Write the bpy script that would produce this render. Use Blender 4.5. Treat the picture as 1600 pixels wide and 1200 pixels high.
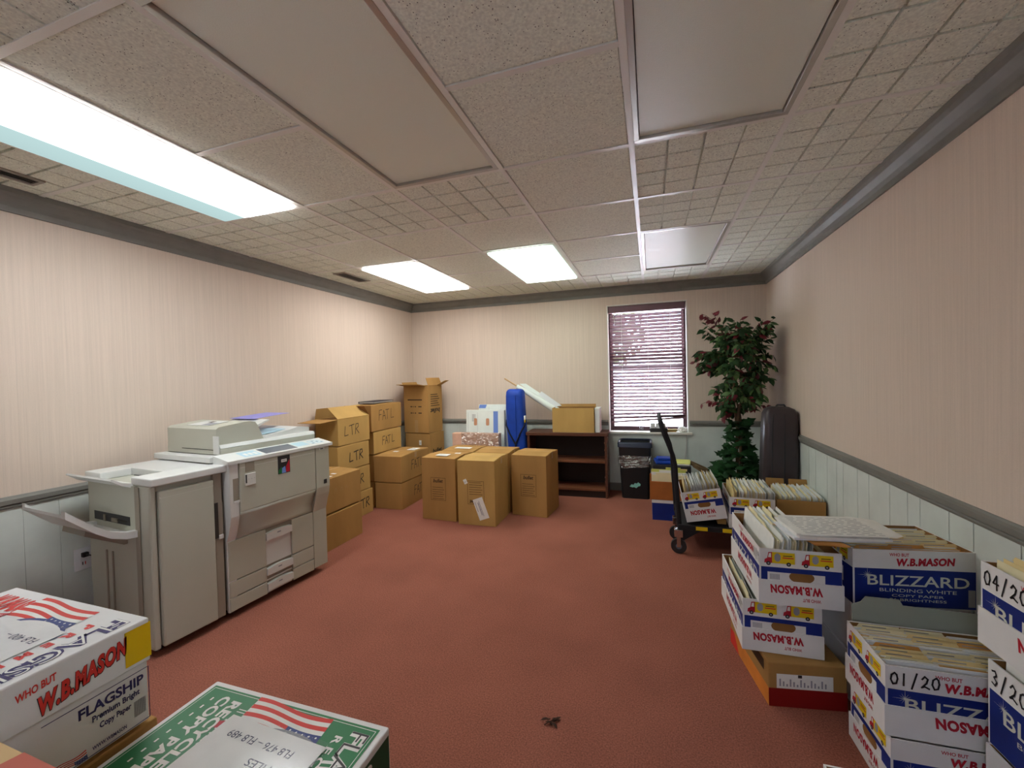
import bpy, bmesh, math, random
from mathutils import Matrix, Vector
random.seed(7)
for o in list(bpy.data.objects): bpy.data.objects.remove(o)
SC = bpy.context.scene
COL = SC.collection
PI = math.pi

def lin(c):
    c = c / 255.0
    return c / 12.92 if c <= 0.04045 else ((c + 0.055) / 1.055) ** 2.4
def rgb(r, g, b): return (lin(r), lin(g), lin(b), 1.0)

# ------------------------------------------------------------------ camera
cam_d = bpy.data.cameras.new('camera')
cam = bpy.data.objects.new('camera', cam_d); COL.objects.link(cam)
cam_d.sensor_fit = 'HORIZONTAL'; cam_d.sensor_width = 36.0
cam_d.lens = 658.43 / 1600 * 36.0
cam_d.clip_start = 0.02; cam_d.clip_end = 200
r_ = Vector((0.94929537, 0.31335656, -0.02541579)); u_ = Vector((0.01850392, 0.0250124, 0.99951588)); f_ = Vector((-0.31384056, 0.94930609, -0.01794583))
M = Matrix((r_, u_, -f_)).transposed().to_4x4(); M.translation = Vector((0, 0, 1.37))
cam.matrix_world = M
SC.camera = cam
SC.view_settings.view_transform = 'Standard'; SC.view_settings.look = 'None'
SC.view_settings.gamma = 1.0; SC.view_settings.use_curve_mapping = False
SC.view_settings.exposure = 0.0

# ------------------------------------------------------------------ sky
LAMP_A, LAMP_B, LAMP_C = 20.0, 12.0, 10.5      # the three lit ceiling lights
SKY = 19.0
w = bpy.data.worlds.new('world'); SC.world = w; w.use_nodes = True
nt = w.node_tree; nt.nodes.clear()
wo = nt.nodes.new('ShaderNodeOutputWorld'); bg = nt.nodes.new('ShaderNodeBackground')
tc = nt.nodes.new('ShaderNodeTexCoord'); ns = nt.nodes.new('ShaderNodeTexNoise'); ns.inputs['Scale'].default_value = 3.0; ns.inputs['Detail'].default_value = 5
cr = nt.nodes.new('ShaderNodeValToRGB')
cr.color_ramp.elements[0].position = 0.42; cr.color_ramp.elements[0].color = (0.62, 0.76, 1.0, 1)
cr.color_ramp.elements[1].position = 0.6; cr.color_ramp.elements[1].color = (1.0, 1.0, 0.97, 1)
nt.links.new(tc.outputs['Generated'], ns.inputs['Vector']); nt.links.new(ns.outputs['Fac'], cr.inputs['Fac'])
nt.links.new(cr.outputs['Color'], bg.inputs['Color']); bg.inputs['Strength'].default_value = SKY
nt.links.new(bg.outputs['Background'], wo.inputs['Surface'])
sun_d = bpy.data.lights.new('sun', 'SUN'); sun_d.energy = 62.0; sun_d.angle = math.radians(0.6); sun_d.color = (1.0, 0.95, 0.87)
sun = bpy.data.objects.new('sun', sun_d); COL.objects.link(sun); sun.rotation_euler = (math.radians(0), math.radians(-42), 0)   # from the left, along the outside walls, onto the ground outside

# ------------------------------------------------------------------ materials
def base_mat(name, col, rough=0.6, spec=0.3, metal=0.0):
    m = bpy.data.materials.new(name); m.use_nodes = True
    b = m.node_tree.nodes['Principled BSDF']
    b.inputs['Base Color'].default_value = col; b.inputs['Roughness'].default_value = rough
    b.inputs['Metallic'].default_value = metal; b.inputs['Specular IOR Level'].default_value = spec
    return m, m.node_tree, b
def mat(name, c, rough=0.6, spec=0.3, metal=0.0, var=0.0, scale=8.0, stretch=(1, 1, 1), bump=0.0, bscale=None, detail=4):
    m, t, b = base_mat(name, rgb(*c), rough, spec, metal)
    if var or bump:
        co = t.nodes.new('ShaderNodeTexCoord'); mp = t.nodes.new('ShaderNodeMapping'); mp.inputs['Scale'].default_value = stretch
        t.links.new(co.outputs['Object'], mp.inputs['Vector'])
        n = t.nodes.new('ShaderNodeTexNoise'); n.inputs['Scale'].default_value = scale; n.inputs['Detail'].default_value = detail
        t.links.new(mp.outputs['Vector'], n.inputs['Vector'])
        if var:
            r = t.nodes.new('ShaderNodeValToRGB')
            lo = rgb(*[max(0, x * (1 - var)) for x in c]); hi = rgb(*[min(255, x * (1 + var)) for x in c])
            r.color_ramp.elements[0].position = 0.3; r.color_ramp.elements[0].color = lo
            r.color_ramp.elements[1].position = 0.7; r.color_ramp.elements[1].color = hi
            t.links.new(n.outputs['Fac'], r.inputs['Fac']); t.links.new(r.outputs['Color'], b.inputs['Base Color'])
        if bump:
            n2 = n
            if bscale:
                n2 = t.nodes.new('ShaderNodeTexNoise'); n2.inputs['Scale'].default_value = bscale; n2.inputs['Detail'].default_value = 3
                t.links.new(mp.outputs['Vector'], n2.inputs['Vector'])
            bp = t.nodes.new('ShaderNodeBump'); bp.inputs['Strength'].default_value = bump; bp.inputs['Distance'].default_value = 0.01
            t.links.new(n2.outputs['Fac'], bp.inputs['Height']); t.links.new(bp.outputs['Normal'], b.inputs['Normal'])
    return m

def mat_emit(name, c, strength, node_fn=None):
    m = bpy.data.materials.new(name); m.use_nodes = True; t = m.node_tree; t.nodes.clear()
    o = t.nodes.new('ShaderNodeOutputMaterial'); e = t.nodes.new('ShaderNodeEmission')
    e.inputs['Color'].default_value = c; e.inputs['Strength'].default_value = strength
    t.links.new(e.outputs['Emission'], o.inputs['Surface'])
    if node_fn: node_fn(t, e)
    return m

def wallpaper(name, c):
    m, t, b = base_mat(name, rgb(*c), 0.75, 0.2)
    co = t.nodes.new('ShaderNodeTexCoord'); mp = t.nodes.new('ShaderNodeMapping'); mp.inputs['Scale'].default_value = (1, 1, 0.012)
    t.links.new(co.outputs['Object'], mp.inputs['Vector'])
    n = t.nodes.new('ShaderNodeTexNoise'); n.inputs['Scale'].default_value = 95; n.inputs['Detail'].default_value = 6; n.inputs['Roughness'].default_value = 0.85
    t.links.new(mp.outputs['Vector'], n.inputs['Vector'])
    n3 = t.nodes.new('ShaderNodeTexNoise'); n3.inputs['Scale'].default_value = 260; n3.inputs['Detail'].default_value = 2
    t.links.new(co.outputs['Object'], n3.inputs['Vector'])
    ad = t.nodes.new('ShaderNodeMath'); ad.operation = 'MULTIPLY_ADD'; ad.inputs[1].default_value = 0.25
    t.links.new(n3.outputs['Fac'], ad.inputs[0]); t.links.new(n.outputs['Fac'], ad.inputs[2])
    r = t.nodes.new('ShaderNodeValToRGB')
    r.color_ramp.elements[0].position = 0.42; r.color_ramp.elements[0].color = rgb(*[x * 0.955 for x in c])
    r.color_ramp.elements[1].position = 0.82; r.color_ramp.elements[1].color = rgb(*[min(255, x * 1.04) for x in c])
    t.links.new(ad.outputs[0], r.inputs['Fac']); t.links.new(r.outputs['Color'], b.inputs['Base Color'])
    bp = t.nodes.new('ShaderNodeBump'); bp.inputs['Strength'].default_value = 0.15; bp.inputs['Distance'].default_value = 0.003
    t.links.new(ad.outputs[0], bp.inputs['Height']); t.links.new(bp.outputs['Normal'], b.inputs['Normal'])
    return m

def tile_mat(name, c):
    m, t, b = base_mat(name, rgb(*c), 0.9, 0.1)
    co = t.nodes.new('ShaderNodeTexCoord')
    v = t.nodes.new('ShaderNodeTexVoronoi'); v.inputs['Scale'].default_value = 105; v.inputs['Randomness'].default_value = 1
    n = t.nodes.new('ShaderNodeTexNoise'); n.inputs['Scale'].default_value = 110; n.inputs['Detail'].default_value = 4
    n2 = t.nodes.new('ShaderNodeTexNoise'); n2.inputs['Scale'].default_value = 34; n2.inputs['Detail'].default_value = 2
    for q in (v, n, n2): t.links.new(co.outputs['Object'], q.inputs['Vector'])
    lt = t.nodes.new('ShaderNodeMath'); lt.operation = 'LESS_THAN'; lt.inputs[1].default_value = 0.2
    t.links.new(v.outputs['Distance'], lt.inputs[0])
    gt = t.nodes.new('ShaderNodeMath'); gt.operation = 'GREATER_THAN'; gt.inputs[1].default_value = 0.53
    t.links.new(n2.outputs['Fac'], gt.inputs[0])
    mu = t.nodes.new('ShaderNodeMath'); mu.operation = 'MULTIPLY'; t.links.new(lt.outputs[0], mu.inputs[0]); t.links.new(gt.outputs[0], mu.inputs[1])
    r = t.nodes.new('ShaderNodeValToRGB')
    r.color_ramp.elements[0].position = 0.3; r.color_ramp.elements[0].color = rgb(*[x * 0.92 for x in c])
    r.color_ramp.elements[1].position = 0.7; r.color_ramp.elements[1].color = rgb(*[min(255, x * 1.05) for x in c])
    t.links.new(n.outputs['Fac'], r.inputs['Fac'])
    mx = t.nodes.new('ShaderNodeMix'); mx.data_type = 'RGBA'
    t.links.new(mu.outputs[0], mx.inputs['Factor']); t.links.new(r.outputs['Color'], mx.inputs['A']); mx.inputs['B'].default_value = rgb(*[x * 0.5 for x in c])
    t.links.new(mx.outputs['Result'], b.inputs['Base Color'])
    return m

def carpet_mat(name, c):
    m, t, b = base_mat(name, rgb(*c), 0.95, 0.05)
    co = t.nodes.new('ShaderNodeTexCoord')
    n = t.nodes.new('ShaderNodeTexNoise'); n.inputs['Scale'].default_value = 170; n.inputs['Detail'].default_value = 5
    n2 = t.nodes.new('ShaderNodeTexNoise'); n2.inputs['Scale'].default_value = 2.2; n2.inputs['Detail'].default_value = 4
    for q in (n, n2): t.links.new(co.outputs['Object'], q.inputs['Vector'])
    ad = t.nodes.new('ShaderNodeMath'); ad.operation = 'MULTIPLY_ADD'; ad.inputs[1].default_value = 0.3
    t.links.new(n2.outputs['Fac'], ad.inputs[0]); t.links.new(n.outputs['Fac'], ad.inputs[2])
    r = t.nodes.new('ShaderNodeValToRGB')
    r.color_ramp.elements[0].position = 0.4; r.color_ramp.elements[0].color = rgb(*[x * 0.76 for x in c])
    r.color_ramp.elements[1].position = 0.9; r.color_ramp.elements[1].color = rgb(*[min(255, x * 1.15) for x in c])
    t.links.new(ad.outputs[0], r.inputs['Fac']); t.links.new(r.outputs['Color'], b.inputs['Base Color'])
    bp = t.nodes.new('ShaderNodeBump'); bp.inputs['Strength'].default_value = 0.4; bp.inputs['Distance'].default_value = 0.006
    t.links.new(n.outputs['Fac'], bp.inputs['Height']); t.links.new(bp.outputs['Normal'], b.inputs['Normal'])
    return m

def clear_mat(name, tint=(1, 1, 1, 1), gloss=0.08, rough=0.02, gcol=(1, 1, 1, 1), bump=0.0):
    m = bpy.data.materials.new(name); m.use_nodes = True; t = m.node_tree; t.nodes.clear()
    o = t.nodes.new('ShaderNodeOutputMaterial'); a = t.nodes.new('ShaderNodeBsdfTransparent'); g = t.nodes.new('ShaderNodeBsdfGlossy'); x = t.nodes.new('ShaderNodeMixShader')
    a.inputs['Color'].default_value = tint; g.inputs['Roughness'].default_value = rough; g.inputs['Color'].default_value = gcol; x.inputs['Fac'].default_value = gloss
    t.links.new(a.outputs[0], x.inputs[1]); t.links.new(g.outputs[0], x.inputs[2]); t.links.new(x.outputs[0], o.inputs['Surface'])
    if bump:
        n = t.nodes.new('ShaderNodeTexNoise'); n.inputs['Scale'].default_value = 14; n.inputs['Detail'].default_value = 4; n.inputs['Distortion'].default_value = 2
        co = t.nodes.new('ShaderNodeTexCoord'); t.links.new(co.outputs['Object'], n.inputs['Vector'])
        bp = t.nodes.new('ShaderNodeBump'); bp.inputs['Strength'].default_value = bump; bp.inputs['Distance'].default_value = 0.05
        t.links.new(n.outputs['Fac'], bp.inputs['Height']); t.links.new(bp.outputs['Normal'], g.inputs['Normal'])
    return m

WALL = wallpaper('wallpaper', (212, 194, 179))
PANEL = mat('wainscot_panel', (206, 212, 206), 0.5, 0.3, var=0.03, scale=6)
TRIMG = mat('grey_trim_paint', (124, 122, 116), 0.5, 0.3, var=0.03, scale=10)
CARPET = carpet_mat('carpet', (148, 92, 77))
TILE = tile_mat('acoustic_tile', (228, 231, 217))
TBAR = mat('ceiling_grid_metal', (226, 224, 216), 0.32, 0.5)
ALU = mat('light_frame_metal', (186, 182, 174), 0.3, 0.5, 0.6)
LENS = mat('prismatic_lens', (226, 230, 216), 0.35, 0.5, bump=0.15, scale=260)
WHITE_PAINT = mat('white_paint', (226, 222, 214), 0.5)
BROWNMETAL = mat('brown_window_frame', (66, 42, 44), 0.45)
SLAT = mat('blind_slat', (112, 80, 88), 0.4, 0.4, var=0.05, scale=10, stretch=(0.3, 4, 4))
CORD = mat('pale_cord', (188, 180, 176), 0.7)
GLASS = clear_mat('window_glass', (0.95, 0.97, 1.0, 1), 0.06)
KRAFT = mat('kraft_cardboard', (168, 128, 76), 0.8, 0.15, var=0.05, scale=5, stretch=(1, 1, 0.3), bump=0.06, bscale=60)
KRAFT2 = mat('kraft_cardboard_pale', (182, 146, 88), 0.8, 0.15, var=0.05, scale=5, stretch=(1, 1, 0.3), bump=0.06, bscale=60)
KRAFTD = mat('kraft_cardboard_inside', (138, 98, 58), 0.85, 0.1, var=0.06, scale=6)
TAPE = mat('tan_packing_tape', (166, 128, 80), 0.3, 0.5, var=0.03, scale=20)
PRINT = mat('dark_brown_print', (74, 54, 36), 0.8)
INK = mat('black_ink', (28, 26, 28), 0.6)
PAPER = mat('white_paper', (232, 231, 226), 0.8, 0.1, var=0.02, scale=20)
PAPERB = mat('bluish_paper', (224, 227, 230), 0.8, 0.1)
GREYINK = mat('grey_print', (150, 150, 156), 0.8)
BOXW = mat('white_carton', (224, 223, 222), 0.6, 0.2, var=0.02, scale=9)
BOXWD = mat('carton_edge_brown', (150, 120, 86), 0.8)
BLUE = mat('deep_blue_print', (22, 42, 120), 0.5, 0.25, var=0.06, scale=7)
RED = mat('red_print', (178, 30, 48), 0.55)
REDV = mat('bright_red_print', (206, 54, 46), 0.55)
YEL = mat('yellow_print', (222, 190, 20), 0.55)
SILV = mat('pale_silver_print', (206, 208, 196), 0.5)
NAVY = mat('navy_print', (52, 44, 96), 0.6)
GREEN = mat('green_print', (28, 116, 66), 0.45, 0.35, var=0.03, scale=8)
DGREEN = mat('dark_green_print', (20, 74, 46), 0.5)
YTAPE = mat('yellow_tape', (226, 186, 14), 0.4)
CREDBOX = mat('dark_red_carton', (132, 20, 18), 0.6, 0.2)
ORANGE = mat('orange_carton', (206, 124, 52), 0.65, 0.2, var=0.06, scale=8)
MANILA = mat('manila_card', (232, 208, 150), 0.75, 0.15, var=0.04, scale=12)
MANILA2 = mat('pale_manila_card', (236, 224, 184), 0.75, 0.15, var=0.03, scale=12)
GREYCARD = mat('grey_green_card', (148, 152, 142), 0.75, 0.15)
ENVEL = mat('tan_envelope', (214, 156, 88), 0.75, 0.15, var=0.04, scale=9)
PURPLE = mat('purple_card', (128, 74, 96), 0.7)
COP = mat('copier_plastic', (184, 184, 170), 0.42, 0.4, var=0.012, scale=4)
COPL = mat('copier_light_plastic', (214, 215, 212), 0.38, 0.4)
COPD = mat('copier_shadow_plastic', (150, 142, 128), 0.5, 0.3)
SEAM = mat('dark_seam', (58, 54, 50), 0.7)
BLACKP = mat('black_plastic', (22, 22, 24), 0.42, 0.4)
DARKP = mat('charcoal_plastic', (46, 45, 48), 0.5, 0.35)
PANELB = mat('pale_blue_plastic', (172, 204, 218), 0.35, 0.4)
LCD = mat('grey_screen', (92, 98, 108), 0.2, 0.5)
CHROME = mat('chrome', (190, 190, 190), 0.2, 0.5, 1.0)
WOOD = mat('dark_brown_laminate', (84, 48, 34), 0.35, 0.4, var=0.16, scale=6, stretch=(0.6, 6, 6))
WOODL = mat('shelf_edge_laminate', (116, 70, 48), 0.35, 0.4, var=0.1, scale=6, stretch=(0.6, 6, 6))
WOODB = mat('dark_back_panel', (40, 25, 20), 0.6)
BAGBLUE = mat('blue_nylon', (22, 62, 158), 0.55, 0.3, var=0.08, scale=10, bump=0.25, bscale=16)
STRAP = mat('black_webbing', (22, 22, 36), 0.8)
PINKFOAM = mat('pinkish_foam', (222, 178, 154), 0.8, var=0.04, scale=12)
WRAP = clear_mat('clear_stretch_wrap', (0.97, 0.96, 0.95, 1), 0.38, 0.10, bump=1.0)
BAGLINER = clear_mat('clear_bin_liner', (0.80, 0.82, 0.82, 1), 0.38, 0.16, bump=1.0)
BOTTLE = clear_mat('clear_bottle_plastic', (0.86, 0.9, 0.93, 1), 0.15, 0.05)
BINLID = mat('blue_black_plastic', (34, 42, 64), 0.35, 0.5)
MINT = mat('mint_sticker', (136, 196, 186), 0.6)
LEAFG = mat('leaf_green', (38, 62, 34), 0.62, 0.2, var=0.35, scale=5)
LEAFG2 = mat('leaf_light_green', (70, 98, 52), 0.5, 0.35, var=0.25, scale=7)
LEAFR = mat('leaf_burgundy', (92, 24, 34), 0.5, 0.35, var=0.25, scale=6)
IVY = mat('ivy_green', (30, 62, 32), 0.62, 0.2, var=0.3, scale=9)
BARK = mat('bark', (92, 72, 54), 0.85, var=0.2, scale=14, stretch=(2, 2, 0.4), bump=0.5)
WICKER = mat('brown_wicker', (92, 64, 42), 0.8, var=0.2, scale=40, stretch=(1, 1, 4))
TWIG = mat('dry_twig', (118, 94, 66), 0.9, var=0.2, scale=20)
DARKCASE = mat('dark_brown_vinyl', (58, 48, 50), 0.34, 0.45, var=0.08, scale=5)
STEEL = mat('black_steel', (26, 26, 30), 0.62, 0.3)
RUBBER = mat('wheel_rubber', (44, 40, 40), 0.7)
STICKW = mat('pale_dowel', (196, 160, 116), 0.7)
FOAMW = mat('white_fabric', (222, 228, 224), 0.75, var=0.02, scale=6)
PALEBLUE = mat('pale_blue_print', (108, 136, 204), 0.7)
TANHOLE = mat('tan_hole', (190, 138, 108), 0.8)
BROWNF = mat('brown_accordion', (168, 98, 48), 0.7, 0.2, var=0.05, scale=10)
YGREEN = mat('yellow_green_folder', (206, 208, 108), 0.7)
LEAFDEAD = mat('dead_leaf', (62, 38, 26), 0.8)
VENTM = mat('vent_grey', (150, 143, 132), 0.5)
VENTD = mat('vent_dark', (72, 68, 64), 0.6)
PLATEW = mat('outlet_plate', (226, 226, 228), 0.4)
ASPH = mat('pale_concrete', (206, 208, 212), 0.9, var=0.05, scale=0.5)
BRICK = mat('red_brick', (176, 84, 78), 0.9, var=0.1, scale=3)
SHRUB = mat('outdoor_leaves', (74, 92, 66), 0.9, var=0.3, scale=3)

# ------------------------------------------------------------------ mesh helpers
_tc = {}
def text_mesh(s, bold=0.0, shear=0.0, space=1.0):
    k = (s, bold, shear, space)
    if k in _tc: return _tc[k]
    c = bpy.data.curves.new('t', 'FONT'); c.body = s; c.size = 1.0; c.offset = bold; c.shear = shear; c.space_character = space
    c.resolution_u = 3; c.fill_mode = 'FRONT'
    o = bpy.data.objects.new('t', c); COL.objects.link(o)
    dg = bpy.context.evaluated_depsgraph_get(); e = o.evaluated_get(dg); me = e.to_mesh()
    vs = [(v.co.x, v.co.y) for v in me.vertices]; fs = [tuple(p.vertices) for p in me.polygons]
    e.to_mesh_clear(); bpy.data.objects.remove(o); bpy.data.curves.remove(c)
    x0 = min(v[0] for v in vs); x1 = max(v[0] for v in vs); y0 = min(v[1] for v in vs); y1 = max(v[1] for v in vs)
    _tc[k] = (vs, fs, x0, x1, y0, y1)
    return _tc[k]

class MB:
    def __init__(s): s.v = []; s.f = []; s.m = []; s.mats = []; s.sm = []; s.T = None
    def mi(s, m):
        if m not in s.mats: s.mats.append(m)
        return s.mats.index(m)
    def add(s, vs, fs, m, smooth=False):
        b = len(s.v)
        for v in vs:
            v = Vector(v)
            if s.T is not None: v = s.T @ v
            s.v.append(v)
        k = s.mi(m)
        for f in fs: s.f.append(tuple(b + i for i in f)); s.m.append(k); s.sm.append(smooth)
        return s
    def quad(s, a, b, c, d, m): return s.add([a, b, c, d], [(0, 1, 2, 3)], m)
    def box(s, x0, x1, y0, y1, z0, z1, m, bev=0.0):
        if bev <= 0:
            return s.add([(x0, y0, z0), (x1, y0, z0), (x1, y1, z0), (x0, y1, z0), (x0, y0, z1), (x1, y0, z1), (x1, y1, z1), (x0, y1, z1)],
                  [(3, 2, 1, 0), (4, 5, 6, 7), (0, 1, 5, 4), (1, 2, 6, 5), (2, 3, 7, 6), (3, 0, 4, 7)], m)
        bm = bmesh.new(); bmesh.ops.create_cube(bm, size=1)
        bmesh.ops.scale(bm, vec=(x1 - x0, y1 - y0, z1 - z0), verts=bm.verts); bmesh.ops.translate(bm, vec=((x0 + x1) / 2, (y0 + y1) / 2, (z0 + z1) / 2), verts=bm.verts)
        bmesh.ops.bevel(bm, geom=list(bm.edges), offset=bev, segments=2, affect='EDGES', profile=0.5)
        bm.verts.index_update(); s.add([v.co.copy() for v in bm.verts], [tuple(v.index for v in f.verts) for f in bm.faces], m); bm.free(); return s
    def prism(s, prof, a0, a1, axis, m, smooth=False):
        # prof: polygon in the two other axes (order: x->(y,z), y->(x,z), z->(x,y))
        n = len(prof)
        def p(q, a): return {'x': (a, q[0], q[1]), 'y': (q[0], a, q[1]), 'z': (q[0], q[1], a)}[axis]
        vs = [p(q, a0) for q in prof] + [p(q, a1) for q in prof]
        fs = [tuple(range(n))[::-1], tuple(range(n, 2 * n))] + [(i, (i + 1) % n, n + (i + 1) % n, n + i) for i in range(n)]
        b = len(s.f); s.add(vs, fs, m)
        if smooth:
            for i in range(b + 2, len(s.f)): s.sm[i] = True
        return s
    def tube(s, pts, r, m, seg=8, cap=True):
        pts = [Vector(p) for p in pts]; rs = r if isinstance(r, (list, tuple)) else [r] * len(pts)
        vs = []; fs = []; up = None
        for i, p in enumerate(pts):
            d = (pts[min(i + 1, len(pts) - 1)] - pts[max(i - 1, 0)]).normalized()
            if up is None:
                up = Vector((0, 0, 1)) if abs(d.z) < 0.9 else Vector((1, 0, 0))
            a = d.cross(up).normalized(); b = a.cross(d).normalized(); up = b
            for k in range(seg):
                t = 2 * PI * k / seg; vs.append(p + (a * math.cos(t) + b * math.sin(t)) * rs[i])
        for i in range(len(pts) - 1):
            for k in range(seg): fs.append((i * seg + k, i * seg + (k + 1) % seg, (i + 1) * seg + (k + 1) % seg, (i + 1) * seg + k))
        s.add(vs, fs, m, True)
        if cap:
            n = (len(pts) - 1) * seg; s.add(vs[:seg], [tuple(range(seg))[::-1]], m); s.add(vs[n:], [tuple(range(seg))], m)
        return s
    def lathe(s, prof, m, seg=20, c=(0, 0), smooth=True, closed=False):
        vs = []; fs = []
        for (r, z) in prof:
            for k in range(seg): t = 2 * PI * k / seg; vs.append((c[0] + r * math.cos(t), c[1] + r * math.sin(t), z))
        for i in range(len(prof) - 1):
            for k in range(seg): fs.append((i * seg + k, i * seg + (k + 1) % seg, (i + 1) * seg + (k + 1) % seg, (i + 1) * seg + k))
        s.add(vs, fs, m, smooth)
        return s
    def disc(s, o, ax, ay, m, seg=16):
        o = Vector(o); ax = Vector(ax); ay = Vector(ay)
        return s.add([o + ax * math.cos(2 * PI * k / seg) + ay * math.sin(2 * PI * k / seg) for k in range(seg)], [tuple(range(seg))], m)
    def poly(s, o, ax, ay, pts, m):
        o = Vector(o); ax = Vector(ax); ay = Vector(ay)
        return s.add([o + ax * p[0] + ay * p[1] for p in pts], [tuple(range(len(pts)))], m)
    def text(s, txt, o, ax, ay, h, m, w=None, bold=0.0, shear=0.0, space=1.0, flip=False, arch=0.0):
        # lower-left corner o, right ax, up ay (unit), cap height h, optional total width w
        vs, fs, x0, x1, y0, y1 = text_mesh(txt, bold, shear, space)
        o = Vector(o); ax = Vector(ax); ay = Vector(ay)
        ky = h / (y1 - y0); kx = ky if w is None else w / (x1 - x0)
        W_ = (x1 - x0) * kx; out = []
        for (x, y) in vs:
            X = (x - x0) * kx; Y = (y - y0) * ky
            if flip: X = W_ - X; Y = h - Y
            if arch: Y += arch * (X / W_)
            out.append(o + ax * X + ay * Y)
        return s.add(out, fs, m)
    def stroke(s, o, ax, ay, pts, wd, m):
        o = Vector(o); ax = Vector(ax); ay = Vector(ay)
        for (a, b) in zip(pts[:-1], pts[1:]):
            d = Vector((b[0] - a[0], b[1] - a[1])); L = d.length
            if L < 1e-6: continue
            d /= L; n = Vector((-d.y, d.x)) * wd / 2; e = d * wd * 0.4
            q = [(a[0] - e.x + n.x, a[1] - e.y + n.y), (a[0] - e.x - n.x, a[1] - e.y - n.y), (b[0] + e.x - n.x, b[1] + e.y - n.y), (b[0] + e.x + n.x, b[1] + e.y + n.y)]
            s.poly(o, ax, ay, q, m)
        return s
    def build(s, name, parent=None, loc=(0, 0, 0), rz=0.0, rot=None):
        me = bpy.data.meshes.new(name); me.from_pydata([tuple(v) for v in s.v], [], s.f)
        for m in s.mats: me.materials.append(m)
        for i, p in enumerate(me.polygons): p.material_index = s.m[i]; p.use_smooth = s.sm[i]
        me.update()
        o = bpy.data.objects.new(name, me); COL.objects.link(o)
        o.location = loc; o.rotation_euler = rot if rot else (0, 0, rz)
        if parent: o.parent = parent
        return o

def empty(name, loc=(0, 0, 0), rz=0.0, rot=None):
    o = bpy.data.objects.new(name, None); COL.objects.link(o); o.location = loc; o.rotation_euler = rot if rot else (0, 0, rz)
    o.empty_display_size = 0.1
    return o
def tag(o, label, cat, group=None):
    o['label'] = label; o['category'] = cat
    if group: o['group'] = group
    return o
def struct(o): o['kind'] = 'structure'; return o
def rad(d): return math.radians(d)
EX, EY, EZ = Vector((1, 0, 0)), Vector((0, 1, 0)), Vector((0, 0, 1))
# faces of a box w,d,h with its front left bottom corner at the origin: origin, right, up, outward
def face(side, w, d, e=0.0006):
    return {'front': (Vector((0, -e, 0)), EX, EZ), 'right': (Vector((w + e, 0, 0)), EY, EZ),
            'left': (Vector((-e, d, 0)), -EY, EZ), 'back': (Vector((w, d + e, 0)), -EX, EZ)}[side]
def on(F, x, z): return F[0] + F[1] * x + F[2] * z

# ------------------------------------------------------------------ the room
XL, XR, YB, YF, HC = -3.10, 1.168, 5.07, -1.30, 2.385
G = 0.6096; GX0 = -1.893; GY0 = 1.9665
WX0, WX1, WZ0, WZ1 = -0.485, 0.392, 0.69, 2.172        # window opening
b = MB(); b.box(XL - .15, XR + .15, YF - .15, YB + .15, -0.1, 0, CARPET); struct(b.build('floor'))

def wall_panels(b, x0, x1, axis, at, sgn, mat_low, mat_up, z0=0, z1=0.80):
    pass
RAILZ0, RAILZ1 = 0.765, 0.825
# walls: upper wallpaper, lower grooved panelling
b = MB(); b.box(XL - .15, XL, YF - .15, YB + .15, 0.79, HC + .1, WALL); b.box(XL - .15, XL, YF - .15, YB + .15, 0, 0.79, PANEL)
def grooves_side(b, x, sg):
    y = YF + 0.1; k = 0
    while y < YB - 0.05:
        wd = [0.14, 0.20, 0.10, 0.16, 0.22][k % 5]; y2 = min(y + wd - 0.006, YB)
        b.box(min(x, x + sg * .004), max(x, x + sg * .004), y, y2, 0.0, RAILZ0 + .01, PANEL); y += wd; k += 1
grooves_side(b, XL, 1); struct(b.build('wall_left'))
b = MB(); b.box(XR, XR + .15, YF - .15, YB + .15, 0.79, HC + .1, WALL); b.box(XR, XR + .15, YF - .15, YB + .15, 0, 0.79, PANEL)
grooves_side(b, XR, -1); struct(b.build('wall_right'))
FX0, FX1, FZ0, FZ1 = -.62, -.04, 1.1, 1.95      # unseen window added behind the camera to bring in cool daylight
b = MB(); b.box(XL, FX0, YF - .15, YF, 0.79, HC + .1, WALL); b.box(FX1, XR, YF - .15, YF, 0.79, HC + .1, WALL); b.box(FX0, FX1, YF - .15, YF, FZ1, HC + .1, WALL)
b.box(FX0, FX1, YF - .15, YF, .79, FZ0, WALL); b.box(XL, XR, YF - .15, YF, 0, 0.79, PANEL); struct(b.build('wall_front'))
b = MB(); D = 0.15
b.box(XL, WX0, YB, YB + D, 0.79, HC + .1, WALL); b.box(WX1, XR, YB, YB + D, 0.79, HC + .1, WALL)
b.box(WX0, WX1, YB, YB + D, WZ1, HC + .1, WALL)
b.box(XL, WX0, YB, YB + D, 0, 0.79, PANEL); b.box(WX1, XR, YB, YB + D, 0, 0.79, PANEL); b.box(WX0, WX1, YB, YB + D, 0, WZ0 - .02, PANEL)
x = XL + .05; k = 0
while x < XR - .05:
    wd = [0.16, 0.10, 0.22, 0.14, 0.20][k % 5]; x2 = min(x + wd - .006, XR)
    b.box(x, x2, YB - .004, YB, 0, (RAILZ0 + .01) if (x2 < WX0 - .03 or x > WX1 + .03) else WZ0 - .025, PANEL); x += wd; k += 1
struct(b.build('wall_back'))
# plastered window reveal
b = MB()
b.box(WX0 - .0, WX0 + .012, YB - .002, YB + D, WZ0, WZ1, WHITE_PAINT); b.box(WX1 - .012, WX1, YB - .002, YB + D, WZ0, WZ1, WHITE_PAINT)
b.box(WX0, WX1, YB - .002, YB + D, WZ1 - .012, WZ1, WHITE_PAINT); struct(b.build('trim_1'))
b = MB(); b.box(WX0 - .05, WX1 + .03, YB - .03, YB + D, WZ0 - .02, WZ0 + .004, WHITE_PAINT, .003); struct(b.build('trim_2'))
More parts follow.
